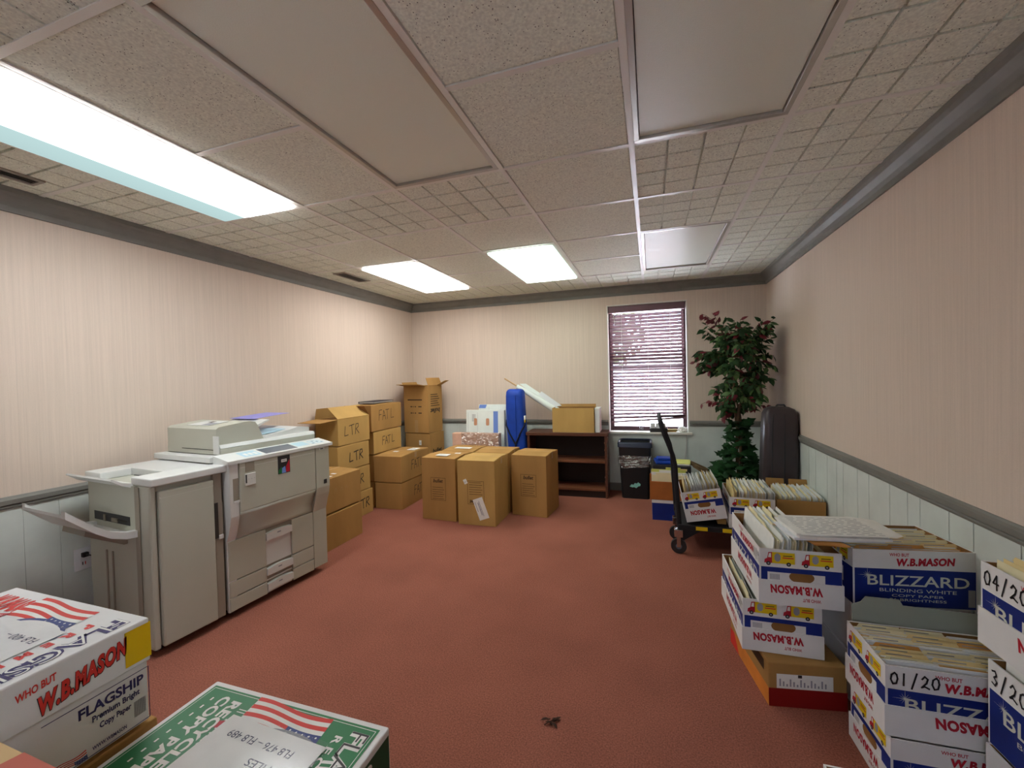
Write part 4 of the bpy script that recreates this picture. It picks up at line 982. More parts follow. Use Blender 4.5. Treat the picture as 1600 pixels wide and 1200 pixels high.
_fp = {}
def folder_mesh(L, h, kind, tabpos):
    k = (round(L, 3), round(h, 3), kind, tabpos)
    if k in _fp: return _fp[k]
    card, paper = {'manila': (MANILA, PAPER), 'pale': (MANILA2, PAPER), 'white': (PAPER, PAPERB), 'grey': (GREYCARD, PAPER), 'tan': (ENVEL, PAPER)}[kind]
    b = MB(); t = .0042
    tl = L * .3; tx = L * (.05 + .32 * tabpos)
    back = [(0, 0), (L, 0), (L, h - .012), (tx + tl + .008, h - .012), (tx + tl, h), (tx, h), (tx - .008, h - .012) if tx > .01 else (tx - .0005, h - .012), (0, h - .012)]
    # folder plane is x (length) by z; thickness along y
    b.prism(back, t - .0007, t, 'y', card)
    b.prism([(0, 0), (L, 0), (L, h - .018), (0, h - .018)], 0, .0007, 'y', card)
    b.box(.004, L - .006, .0010, t - .0010, .002, h - .018 + {'white': .012}.get(kind, .004), paper)
    if kind != 'white': b.poly((tx + .01, t - .0009, h - .009), EX, EZ, [(0, 0), (tl * .6, 0), (tl * .6, .003), (0, .003)], GREYINK)
    o = b.build('file_folder'); me = o.data; bpy.data.objects.remove(o)
    _fp[k] = me
    return me
def fill(parent_T, axis, a0, a1, c0, L, z0, h, n, label, group, kinds, seed=0, lean=0, zj=.008, skip=()):
    """stand n folders in a box; axis 'x': spaced along local x with their sheets along y; axis 'y': spaced along y with sheets along x"""
    rr = random.Random(seed)
    first = None
    for i in range(n):
        kd = kinds[rr.randrange(len(kinds))]; tp = i % 3
        me = folder_mesh(L, h, kd, tp)
        if first is None:
            o = bpy.data.objects.new('file_folder', me); first = o
        else:
            o = first.copy(); o.data = me
        COL.objects.link(o)
        t = a0 + (a1 - a0) * (i + .5) / n; dz = rr.uniform(-zj, zj); dl = rr.uniform(-.004, .004)
        ln = rad(lean + rr.uniform(-.7, .7))
        if axis == 'x': Mx = Matrix.Translation((t, c0 + dl, z0 + max(0, dz))) @ Matrix.Rotation(PI / 2, 4, 'Z') @ Matrix.Rotation(ln, 4, 'X') @ Matrix.Translation((0, -.002, 0))
        else: Mx = Matrix.Translation((c0 + dl, t, z0 + max(0, dz))) @ Matrix.Rotation(-ln, 4, 'X') @ Matrix.Translation((0, -.002, 0))
        o.matrix_world = parent_T @ Mx
        tag(o, label, 'folder', group)
def TM(loc, yaw): return Matrix.Translation(loc) @ Matrix.Rotation(rad(yaw), 4, 'Z')

# stack of three in front by the right wall
def artN3(b):
    for sd in ('front', 'left', 'right', 'back'):
        F = face(sd, .291, .42); L = .291 if sd in ('front', 'back') else .42
        b.poly(F[0], F[1], F[2], [(0.0, .0), (L, .0), (L, .075), (0.0, .075)], CREDBOX if sd == 'front' else ORANGE)
    F = face('left', .291, .42); b.poly(F[0] + F[1].cross(F[2]) * .0004, F[1], F[2], [(0, .0), (.11, .0), (.05, .075), (0, .075)], REDV)
    b.poly(F[0] + F[1].cross(F[2]) * .0004, F[1], F[2], [(.25, .12), (.38, .12), (.38, .165), (.25, .165)], PRINT)
o = carton((.432, 1.93, 0), 10, .291, .42, .182, 'brown box with red base band on the carpet, under two white file boxes', KRAFT, False, artN3, tape=False, bulge=.001)
lb = MB(); F = face('front', .291, .42, .0008); lb.poly(F[0], F[1], F[2], [(.03, .076), (.24, .076), (.24, .135), (.03, .135)], PAPER)
for k in range(14): lb.poly(F[0] + Vector((0, -.0003, 0)), F[1], F[2], [(.04 + .013 * k, .085), (.046 + .013 * k, .085), (.046 + .013 * k, .115 - .01 * (k % 3)), (.04 + .013 * k, .115 - .01 * (k % 3))], GREYINK)
lb.poly(F[0] + Vector((0, -.0003, 0)), F[1], F[2], [(.11, .122), (.125, .122), (.125, .134), (.11, .134)], INK)
q = lb.build('shipping_label', o); q['label'] = 'white barcode label'
GB = 'white copy paper boxes with blue bands and red lettering'
n2 = ((.348, 1.988, .1835), 1.5, .30, .47, .216)
paper_box(*n2, 'white and blue paper box second in its stack, on the brown box with red base', 'left', '12/19 ', True, group=GB)
fill(TM(n2[0], n2[1]), 'x', .018, .10, .02, .42, .012, .215, 5, 'file folder standing in the open left side of the second box of the front stack', 'folders in the second box of the front stack', ['pale', 'grey', 'white'], 3, 2, .0)
n1 = ((.408, 1.962, .4035), 3, .304, .48, .228)
paper_box(*n1, 'white and blue paper box with two yellow trucks, top of stack nearest the aisle', 'left', '11/19 ', True, group=GB)
fill(TM(n1[0], n1[1]), 'x', .035, .185, .018, .445, .012, .262, 15, 'file folder standing in the top paper box of the stack nearest the aisle', 'folders in the top box of the stack nearest the aisle', ['pale', 'white', 'white', 'manila', 'pale', 'grey'], 4, 6, .006)
fill(TM(n1[0], n1[1]), 'x', .225, .27, .018, .445, .012, .195, 4, 'low file folder under the envelopes in the top box nearest the aisle', 'low folders on right side of the top box nearest the aisle', ['manila', 'tan'], 14, 0, .002)

# box behind it with the big lettering, and the one under it
p2 = ((.752, 2.035, 0), 8, .425, .285, .205)
carton(p2[0], 8, .425, .285, .212, 'plain white box hidden low behind the folders, on the carpet by the right wall', BOXW, tape=False, bulge=.001)
carton((.752, 2.035, .2145), 8, .425, .285, .212, 'plain white box directly under the box with full blue lettered side', BOXW, tape=False, bulge=.001)
p1 = ((.748, 2.00, .4285), 9, .425, .30, .222)
paper_box(*p1, 'blue and white paper box showing its whole blue lettered side, beside the right wall', 'front', None, False, group=GB)
fill(TM(p1[0], p1[1]), 'y', .022, .27, .014, .40, .008, .216, 14, 'file folder standing in the box with full blue lettered side by the right wall', 'folders in the box with full blue lettered side', ['manila', 'pale', 'white', 'pale', 'tan'], 5, .6, .005)

# stack of two in the right foreground, with date
q2 = ((.690, 1.600, 0), 2.5, .43, .262, .200)
paper_box(*q2, 'white and blue paper box on the carpet beneath the one dated 01/20', 'front', None, True, group=GB)
fill(TM(q2[0], q2[1]), 'y', .014, .13, .014, .39, .012, .178, 6, 'file folder in the box below the one dated 01/20', 'folders in the lower box of the dated stack', ['manila', 'pale', 'white'], 6, 1, .0)
q1 = ((.684, 1.615, .2015), 2, .43, .262, .222)
paper_box(*q1, 'white and blue paper box marked 01/20 in black pen, full of folders', 'front', '01/20', True, group=GB)
fill(TM(q1[0], q1[1]), 'y', .014, .232, .014, .40, .012, .212, 26, 'file folder standing in the paper box marked 01/20', 'folders in the box marked 01/20', ['manila', 'pale', 'white', 'pale', 'white', 'pale', 'tan'], 7, 3, .010)
gf = MB(); gf.prism([(0, 0), (.40, 0), (.40, .27), (.16, .275), (.15, .295), (.045, .295), (.03, .275), (0, .262)], 0, .004, 'y', GREYCARD)  # white card in shade: the shade is put into its grey colour
tag(gf.build('file_folder', None, (.706, 1.873, .215), rad(2.5), rot=(rad(-5), 0, rad(2.5))), 'tall white folder with shade painted in as grey, standing at the back of the box marked 01/20', 'folder')

# stack at the right edge
sy, sx = 1.235, .945
s3 = ((.931, 1.15, 0), 3, .228, .44, .262); s2 = ((.945, 1.15, .2635), 3, .212, .44, .246); s1 = ((.922, 1.15, .5585), 3, .235, .44, .240)
paper_box(*s3, 'white paper box at the right edge on the carpet, lowest of three', 'left', None, True, group=GB)
fill(TM(s3[0], s3[1]), 'x', .012, .06, .015, .41, .012, .215, 4, 'file folder in the lowest box at the right edge of the photo', 'folders in the lowest box at the right edge', ['grey', 'white', 'white'], 8, 2, .0)
paper_box(*s2, 'white and blue paper box at the right edge, middle of three', 'left', '3/20', False, group=GB)
fill(TM(s2[0], s2[1]), 'x', .012, .18, .012, .41, .008, .278, 11, 'white file folder in the middle box at the right edge of the photo', 'folders in the middle box at the right edge', ['white', 'white', 'pale'], 9, 3, .003)
paper_box(*s1, 'white and blue paper box at the right edge, topmost of three', 'left', '04/20', True, group=GB)
fill(TM(s1[0], s1[1]), 'x', .016, .20, .014, .405, .012, .252, 12, 'pale file folder in the topmost box at the right edge of the photo', 'folders in the topmost box at the right edge', ['pale', 'pale', 'white', 'manila'], 10, 3, .006)

# small open carton at the bottom edge
o = carton((.467, 1.305, 0), 2, .135, .14, .20, 'small open white carton at the bottom edge in front of the dated stack', BOXW, True)

# papers lying across two boxes
ps = tag(empty('paper_stack', (.555, 1.94, .684), rad(8)), 'thick stack of printed sheets lying across two file boxes by the right wall', 'papers')
b = MB()
b.box(-.02, .30, .01, .20, 0, .010, PAPERB); b.box(-.005, .32, .0, .21, .010, .020, PAPER); b.box(-.012, .31, .008, .215, .020, .028, PAPER); b.build('sheet_stack', ps)
b = MB()
nx, ny = 8, 5; vs = []; fs = []
for j in range(ny + 1):
    for i in range(nx + 1):
        u, v = i / nx, j / ny; x = .0 + .385 * u; y = -.005 + .225 * v; z = .030 + .010 * max(0, u - .75) / .25 * 0 - .012 * max(0, u - .8) / .2 + .004 * v
        if u > .85: y += .05 * (u - .85) / .15 * (1 - v)
        vs.append((x, y, z))
for j in range(ny):
    for i in range(nx): k = j * (nx + 1) + i; fs.append((k, k + 1, k + nx + 2, k + nx + 1))
b.add(vs, fs, PAPER)
for k in range(11):
    y = .008 + .018 * k; x = .02
    rr = random.Random(k)
    while x < .29:
        l = rr.uniform(.01, .05); l = min(l, .30 - x); z = .0306 + .004 * (y + .005) / .225 + .0003; b.quad((x, y, z), (x + l, y, z), (x + l, y + .004, z), (x, y + .004, z), GREYINK); x += l + .012
b.build('printed_sheet', ps)
b = MB(); b.add([(-.012, .205, .0), (.05, -.03, .0), (.17, -.04, .0), (.10, .215, .0)], [(0, 1, 2, 3)], ENVEL); b.add([(-.012, .205, .004), (.05, -.03, .004), (.17, -.04, .004), (.10, .215, .004)], [(0, 1, 2, 3)], ENVEL)
tag(b.build('envelope', None, (.545, 1.945, .678), rad(8)), 'tan envelope under the printed sheets on the front file box', 'envelope')

# ------------------------------------------------------------------ platform cart with file boxes by the plant
ct = tag(empty('platform_cart', (.175, 3.38, 0)), 'black steel platform cart with bent handle, loaded with file boxes', 'cart')
b = MB(); b.box(0.02, .93, .02, .60, .195, .215, STEEL, .004); b.box(0.0, .95, .0, .02, .185, .222, STEEL, .003); b.box(0.0, .95, .60, .62, .185, .222, STEEL, .003); b.box(.0, .02, .02, .60, .185, .222, STEEL, .003); b.box(.93, .95, .02, .60, .185, .222, STEEL, .003); b.build('platform', ct)
b = MB()
b.quad((.12, -.0008, .19), (.20, -.0008, .19), (.20, -.0008, .218), (.12, -.0008, .218), YEL); b.quad((.30, -.0008, .19), (.36, -.0008, .19), (.36, -.0008, .218), (.30, -.0008, .218), YEL); b.build('hazard_stripe', ct)
b = MB()
def hp(y): return [(.01, y, .14), (.004, y, .30), (-.006, y, .46), (-.014, y, .66), (-.03, y, .74), (-.055, y, .81), (-.085, y, .89), (-.115, y, .985)]
hl = hp(.03) + [(-.117, .05, 1.0), (-.117, .31, 1.002), (-.117, .57, 1.0)] + hp(.59)[::-1]
b.tube(hl, .0175, STEEL, 10); b.build('handle', ct)
b = MB(); b.tube([(.012, .0, .15), (.012, .62, .15)], .014, STEEL, 8)
for yy in (.02, .60): b.prism([(.0, .185), (.16, .185), (.02, .09), (.0, .09)], yy - .006, yy + .006, 'y', STEEL)
b.build('bracket', ct)
for (xx, yy) in ((.0, .02), (.0, .30), (.86, .10), (.86, .53)):
    c = MB(); c.tube([(xx, yy - .014, .056), (xx, yy + .014, .056)], .056, RUBBER, 20); 
    w0 = c.build('wheel', ct)
    c = MB(); c.tube([(xx, yy - .017, .056), (xx, yy + .017, .056)], .022, LCD, 14); c.build('hub', w0)
    c = MB(); c.box(xx - .014, xx + .014, yy - .022, yy - .018, .05, .13, CHROME, .001); c.box(xx - .014, xx + .014, yy + .018, yy + .022, .05, .13, CHROME, .001); c.box(xx - .03, xx + .03, yy - .03, yy + .03, .128, .186, CHROME, .004); c.build('caster_fork', ct)
# what it carries
CZ = .2235
wdg = carton((.452, 3.46, CZ), 0, .062, .38, .041, 'flat brown carton under the tilted file box on the cart', KRAFT, tape=False, bulge=.001)
c1_rot = (0, rad(-11.0), rad(0))
c1M = Matrix.Translation((.238, 3.43, CZ + .004)) @ Matrix.Rotation(rad(-11.0), 4, 'Y')
cb = paper_box((.238, 3.43, CZ + .004), 0, .285, .44, .225, 'white and blue file box tilted against the cart handle', 'left', None, True, group=GB, tilt=c1_rot)
fill(c1M, 'x', .02, .265, .015, .41, .012, .262, 20, 'file folder in the tilted box behind the cart handle', 'folders in the tilted box on the cart', ['white', 'white', 'pale', 'manila', 'white'], 11, 3, .01)
m1 = ((.522, 3.40, CZ), -2.0, .30, .44, .225)
paper_box(*m1, 'upright white and blue file box in the middle of the cart', 'left', None, True, group=GB)
fill(TM(m1[0], m1[1]), 'x', .016, .284, .015, .41, .012, .262, 30, 'file folder in the upright middle box on the cart', 'folders in the upright middle box on the cart', ['white', 'white', 'pale', 'manila', 'white', 'grey'], 12, 4, .012)
o = carton((.852, 3.49, CZ), -3, .296, .42, .205, 'open brown box full of folders on the cart, nearest the right wall', KRAFT, True)
fill(TM((.852, 3.49, CZ), -3), 'x', .014, .282, .015, .38, .008, .225, 30, 'file folder in the brown box on the cart beside the right wall', 'folders in the brown box on the cart', ['white', 'white', 'pale', 'manila', 'white'], 13, 4, .010)
flap(o, (0, .42, .205), (0, 1, 0), .06, (1, 0, 0), .13, 80, KRAFT); flap(o, (.16, .42, .205), (0, 1, 0), .06, (1, 0, 0), .13, 75, KRAFT)

# pile on the floor behind the cart handle
b = MB(); b.box(0, .40, 0, .30, 0, .185, BLUE, .003)
bx = tag(b.build('storage_box', None, (-.012, 4.115, 0), rad(1)), 'navy blue carton with white lid on the carpet left of the cart', 'box')
b = MB(); b.box(-.004, .404, -.004, .304, .160, .190, BOXW, .003); b.build('lid', bx)
fb = tag(empty('accordion_file', (-.03, 4.11, .191)), 'orange brown accordion file stuffed with papers on the navy carton', 'file')
b = MB(); b.box(0, .34, 0, .012, 0, .17, BROWNF, .003); b.box(0, .34, .19, .20, 0, .20, BROWNF, .003); b.box(0, .34, .012, .19, 0, .01, BROWNF)
for sx in (0, .334):
    pts = [(sx, .012)] + [(sx + (.008 if k % 2 else 0), .012 + .178 * k / 8) for k in range(9)]
    for a_, c_ in zip(pts[:-1], pts[1:]): b.quad((a_[0], a_[1], 0), (c_[0], c_[1], 0), (c_[0], c_[1], .165), (a_[0], a_[1], .165), BROWNF)
b.build('pocket', fb)
for k, (m_, hgt, ang) in enumerate(((MANILA2, .235, 4), (PAPER, .255, 2), (MANILA, .22, 0), (YGREEN, .27, -3), (PAPER, .24, 2), (MANILA, .25, 1))):
    b = MB(); b.box(.01, .315, -.0025, .0025, 0, hgt - .02, m_); b.box(.05 + .03 * k, .18 + .03 * k, -.0025, .0025, hgt - .02, hgt, m_)
    tag(b.build('file_folder', None, (-.025, 4.11 + .035 + .024 * k, .203), rot=(rad(ang * .4), 0, 0)), ['cream folder at the front of the accordion file', 'white paper folder second from the front in the accordion file', 'manila folder third in the accordion file', 'yellow green folder sticking up tallest in the accordion file', 'white folder behind the yellow green one in the accordion file', 'manila folder at the back of the accordion file'][k], 'folder')
b = MB(); b.box(0, .36, 0, .30, 0, .43, DARKP, .004); tag(b.build('dark_carton', None, (.0, 4.50, 0)), 'dark plain carton standing behind the accordion file near the bin', 'box')
b = MB(); b.box(.0, .2, 0, .2, 0, .035, BAGBLUE, .012); b.box(.02, .16, .03, .16, .035, .06, BAGBLUE, .012); tag(b.build('blue_pouch', None, (.03, 4.54, .431), rad(6)), 'small blue fabric pouch on the dark carton right of the bin', 'pouch')
b = MB(); b.box(.0, .14, 0, .22, 0, .012, PAPER); b.box(.005, .145, .005, .215, .012, .020, YGREEN); tag(b.build('notepad', None, (.21, 4.55, .431), rad(-5)), 'yellow green notepad on the dark carton beside the blue pouch', 'notepad')

# ------------------------------------------------------------------ artificial ficus tree
PX, PY = .785, 4.55
pl = tag(empty('artificial_tree', (PX, PY, 0)), 'tall artificial ficus tree with green and burgundy leaves in the right corner', 'plant')
b = MB(); b.lathe([(0, 0), (.12, 0), (.13, .02), (.165, .26), (.175, .27), (.175, .29), (.16, .29), (.15, .25), (0, .25)], WICKER, 24); b.build('pot', pl)
b = MB(); tw = []
for k in range(3):
    ph = 2 * PI * k / 3; pts = []
    for j in range(13):
        z = .24 + j * .095; pts.append((.022 * math.cos(ph + z * 5) + .012 * math.sin(z * 3) + .03 * (z - .3) * (j > 8) * math.cos(ph), .022 * math.sin(ph + z * 5) + .03 * (z - .3) * (j > 8) * math.sin(ph), z))
    b.tube(pts, [.016 - .0006 * j for j in range(13)], BARK, 7)
b.build('trunk', pl)
rr = random.Random(21)
def leafpts(c, dr, nrm, L, Wd):
    dr = dr.normalized(); s = dr.cross(nrm).normalized(); nrm = s.cross(dr).normalized(); dp = -nrm * L * .12
    return [c, c + dr * L * .3 + s * Wd * .5 + dp * .2, c + dr * L * .62 + s * Wd * .42 + dp * .5, c + dr * L + dp * 1.6, c + dr * L * .62 - s * Wd * .42 + dp * .5, c + dr * L * .3 - s * Wd * .5 + dp * .2, c + dr * L * .3 + nrm * L * .05, c + dr * L * .65 + nrm * L * .02]
LF = [(0, 1, 6), (1, 2, 7, 6), (2, 3, 7), (3, 4, 7), (4, 5, 6, 7), (5, 0, 6)]
br = MB(); g1 = MB(); g2 = MB(); gr = MB()
def branch(p0, p1, nleaf, red, Lr=(.055, .085), droop=.06):
    p0 = Vector(p0); p1 = Vector(p1); mid = (p0 + p1) / 2 + Vector((0, 0, droop)); pts = []
    for k in range(6):
        t = k / 5; pts.append(p0 * (1 - t) ** 2 + mid * 2 * t * (1 - t) + p1 * t * t)
    br.tube(pts, [.004 - .0005 * k for k in range(6)], BARK, 5)
    for k in range(nleaf):
        t = .25 + .75 * (k + rr.random() * .6) / nleaf; t = min(t, 1)
        q = p0 * (1 - t) ** 2 + mid * 2 * t * (1 - t) + p1 * t * t
        dr = Vector((rr.uniform(-1, 1), rr.uniform(-1, 1), rr.uniform(-1.3, .35))).normalized() + (p1 - mid).normalized() * .6
        nm = Vector((rr.uniform(-.6, .6), rr.uniform(-1, -.1), rr.uniform(.1, 1)))
        L = rr.uniform(*Lr); tgt = gr if rr.random() < red else (g2 if rr.random() < .3 else g1)
        tgt.add(leafpts(q, dr, nm, L, L * rr.uniform(.42, .55)), LF, LEAFR if tgt is gr else (LEAFG2 if tgt is g2 else LEAFG), True)
# crown: drooping branches from the trunk top
for k in range(135):
    a = rr.uniform(0, 2 * PI); zt = rr.uniform(.95, 1.84)
    rad_ = .39 * math.sin(max(.2, min(1, (zt - .80) / .72)) * PI * .60) * rr.uniform(.5, 1.0)
    x_, y_ = rad_ * math.cos(a), rad_ * math.sin(a) * .9
    x_ = min(x_, .29); st = (0.03 * math.cos(a), .03 * math.sin(a), min(1.5, zt - .05 + .12 * rr.random()))
    branch(st, (x_, y_, zt), 14, .10, (.06, .095))
# outlying sprays seen against the wall
branch((-.05, 0, 1.45), (-.28, -.05, 1.84), 9, .0, droop=.10); branch((-.1, -.02, 1.70), (-.31, -.08, 1.93), 10, 1.0, droop=.08); branch((-.08, 0, 1.62), (-.22, -.1, 1.93), 8, 1.0, droop=.08)
branch((-.05, -.02, 1.25), (-.40, -.08, 1.46), 8, .85, droop=.12); branch((-.05, -.02, 1.0), (-.33, -.06, 1.05), 8, 1.0, droop=.10); branch((0, -.02, 1.0), (.26, -.05, 1.02), 6, .8, droop=.06)
branch((0, 0, .95), (-.15, -.1, .92), 8, .5); branch((.05, 0, 1.4), (.31, -.04, 1.5), 12, .2, droop=.12); branch((.05, 0, 1.55), (.30, 0, 1.72), 12, .1, droop=.12); branch((.02, 0, 1.5), (.22, -.06, 1.84), 14, .05, droop=.08)
br.build('branches', pl); g1.build('foliage', pl); o = g2.build('foliage', pl); o['label'] = 'lighter green leaves'; o = gr.build('burgundy_leaves', pl); o['label'] = 'burgundy leaves'
iv = MB()
def ivyleaf(c, dr, nm, L):
    dr = dr.normalized(); s = dr.cross(nm).normalized(); n2_ = s.cross(dr).normalized()
    pr = [(0, 0), (.15, .5), (.42, .34), (.55, .5), (.72, .24), (1.1, 0), (.72, -.24), (.55, -.5), (.42, -.34), (.15, -.5)]
    iv.add([c + dr * p[0] * L + s * p[1] * L - n2_ * .1 * L * (abs(p[1]) * 1.2 + p[0] * .5) for p in pr] + [c + dr * .45 * L + n2_ * .05 * L], [(i, (i + 1) % 10, 10) for i in range(10)], IVY, True)
for k in range(400):
    z = .27 + .62 * rr.random() ** 2.1; R_ = .31 * math.exp(-(z - .27) * 5.0) + .045; a = rr.uniform(0, 2 * PI); rad_ = R_ * rr.uniform(.35, 1)
    c = Vector((min(.24, rad_ * math.cos(a) * 1.0), rad_ * math.sin(a) * .85, z + .10 * (1 - rad_ / .36) * (z < .4)))
    ivyleaf(c, Vector((math.cos(a), math.sin(a), rr.uniform(-.8, .7))), Vector((rr.uniform(-.5, .5), rr.uniform(-1, 0), 1)), rr.uniform(.06, .105))
iv.build('ivy_foliage', pl)
b = MB(); rr = random.Random(31)
for k in range(16):
    a = rr.uniform(-.25, .25); L = rr.uniform(.14, .22); s = Vector((.42 + .02 * rr.random(), 4.60 + rr.uniform(-.08, .1), .435 + .012 * (k % 3) - .10)); 
    b.tube([s + Vector((-.04, 0, .06)), s + Vector((L * .5, L * a, -.01 + .02 * rr.random())), s + Vector((L, L * a * 1.4, -.05))], [.006, .005, .003], TWIG, 5)
tag(b.build('twig_bundle', None, (-.02, 0, .03)), 'bundle of dry twigs behind the cart, left of the tree', 'twigs')

# dark padded case leaning in the corner
dc = tag(empty('carry_case', (.892, 4.02, 0), rot=(rad(-1.0), rad(1.6), 0)), 'tall dark brown vinyl case standing against the right wall beside the tree', 'case')
def casesec(z, a): return (z, rrect(.128 * a, .095 * a, .035 * a, 5))
b = MB(); b.T = Matrix.Translation((.115, .10, 0)); loft(b, [casesec(0, 1.08), casesec(.4, 1.05), casesec(.9, .98), casesec(1.0, .94), casesec(1.04, .80), casesec(1.06, .5)], DARKCASE, True)
b.build('case_body', dc)
b = MB(); b.T = Matrix.Translation((.115, .10, 0))
for xx in (.02, -.07): b.tube([(xx, -.101, .06), (xx, -.098, .45), (xx, -.093, .92), (xx * .9, -.086, 1.0)], .005, DARKP, 6)
b.build('piping', dc)
b = MB(); b.T = Matrix.Translation((.115, .10, 0)); b.tube([(-.03, -.02, 1.058), (-.02, -.02, 1.075), (.03, -.02, 1.075), (.04, -.02, 1.058)], .008, DARKP, 6); b.build('carry_handle', dc)

# ------------------------------------------------------------------ boxes in the near left foreground
def flag_art(b, O_, ax, ay, s, wave=.06, hr=.38):
    # waving striped banner with a starred corner, s = width
    def pt(u, v): return (u * s - .05 * s * v, v * s * hr + wave * s * math.sin(u * 5.2 + v))
    n = 12
    for j in range(8):
        for i in range(n):
            if j >= 0 and i >= 7 and j < 4: continue
            u0, u1 = i / n, (i + 1) / n; v0, v1 = j / 8, (j + 1) / 8
            b.poly(O_, ax, ay, [pt(u0, v0), pt(u1, v0), pt(u1, v1), pt(u0, v1)], REDV if j % 2 else PAPER)
    for i in range(7, n):
        u0, u1 = i / n, (i + 1) / n; b.poly(O_, ax, ay, [pt(u0, 0), pt(u1, 0), pt(u1, .5), pt(u0, .5)], NAVYB)
    nn = ax.cross(ay).normalized()
    for i in range(5):
        for j in range(4):
            p = pt(.61 + .08 * i + (.03 if j % 2 else 0), .06 + .12 * j); b.disc(O_ + ax * p[0] + ay * p[1] + nn * .0003, ax * (.011 * s), ay * (.011 * s), PAPER, 6)
NAVYB = mat('flag_navy', (58, 72, 128), 0.6)
def lid_art(b, O_, ax, ay, W, D, green):
    up = Vector((0, 0, .0003)); T = lambda x, y, k=0: O_ + ax * x + ay * y + up * k
    tc1 = PAPER if green else REDV
    if green:
        b.text('RECYCLED', T(.092, D - .035), -ay, ax, .024, PAPER, w=.185, bold=.04); b.text('COPY PAPER', T(.060, D - .030), -ay, ax, .024, PAPER, w=.205, bold=.04)
        for k in range(9): b.poly(T(.040, D - .04 - .021 * k), -ay, ax, [(0, 0), (.008, 0), (.008, .004), (0, .004)], PAPER)
        b.text('LETTER', T(.122, D - .075), -ay, ax, .013, PAPER, w=.06, bold=.04)
        b.text('FLAGSHIP', T(W - .060, D - .028), -ay, ax, .038, PAPER, w=.235, bold=.05); b.text('FLAGSHIP', T(W - .0595, D - .0285, 1), -ay, ax, .037, DARKP, w=.234, bold=-.012)
        b.text('RECYCLED', T(W - .085, D - .045), -ay, ax, .016, PAPER, w=.19, bold=.03, space=1.5)
    else:
        b.text('W.B.MASON', T(.03, D - .07), ax, ay, .045, REDV, w=.15, bold=.06)
        b.text('FLAGSHIP', T(W - .055, D - .022), -ay, ax, .040, NAVY, w=.245, bold=.06); b.text('FLAGSHIP', T(W - .0545, D - .0228, 1), -ay, ax, .0385, PAPER, w=.2435, bold=-.016)
        b.text('PREMIUM', T(W - .088, D - .05), -ay, ax, .020, REDV, w=.19, bold=.06, space=2.2)
    flag_art(b, T(.150, D - .088, 1), ax, ay, .19, .028)
    b.disc(T(.275, D - .096, 2), ax * .085, ay * .034, NAVYB if not green else GREYINK, 28); b.disc(T(.277, D - .099, 3), ax * .078, ay * .030, PAPER, 28)
    b.add([T(.285, D - .088, 4), T(.312, D - .080, 4), T(.318, D - .089, 4)], [(0, 1, 2)], NAVYB)
    b.poly(T(.118, D - .098, 1), ax, ay, [(0, 0), (.038, .012), (.034, .028), (-.004, .016)], RED); b.text('W', T(.130, D - .089, 2), ax, ay, .010, PAPER, bold=.04)
    if green:
        flag_art(b, T(.14, D - .265, 1), ax, ay, .12, .02)
        b.disc(T(.105, D - .235), ax * .022, ay * .022, PAPER, 20); b.disc(T(.105, D - .235, 1), ax * .019, ay * .019, GREEN, 20)
        for k in range(3):
            t = 2 * PI * k / 3; c = T(.105 + .009 * math.cos(t), D - .235 + .009 * math.sin(t), 2); b.add([c + ax * .006 * math.cos(t + u) + ay * .006 * math.sin(t + u) for u in (0, 2.1, 4.2)], [(0, 1, 2)], PAPER)
        b.disc(T(.150, D - .033), ax * .008, ay * .008, PAPER, 14)
        for k in range(2): b.poly(T(.125, D - .050 - .006 * k), ax, ay, [(0, 0), (.04, 0), (.04, .002), (0, .002)], PAPER)
        for k in range(5): b.poly(T(.375, D - .10 - .012 * k), ax, ay, [(0, 0), (.02, .004), (.02, .010), (0, .006)], PAPER)
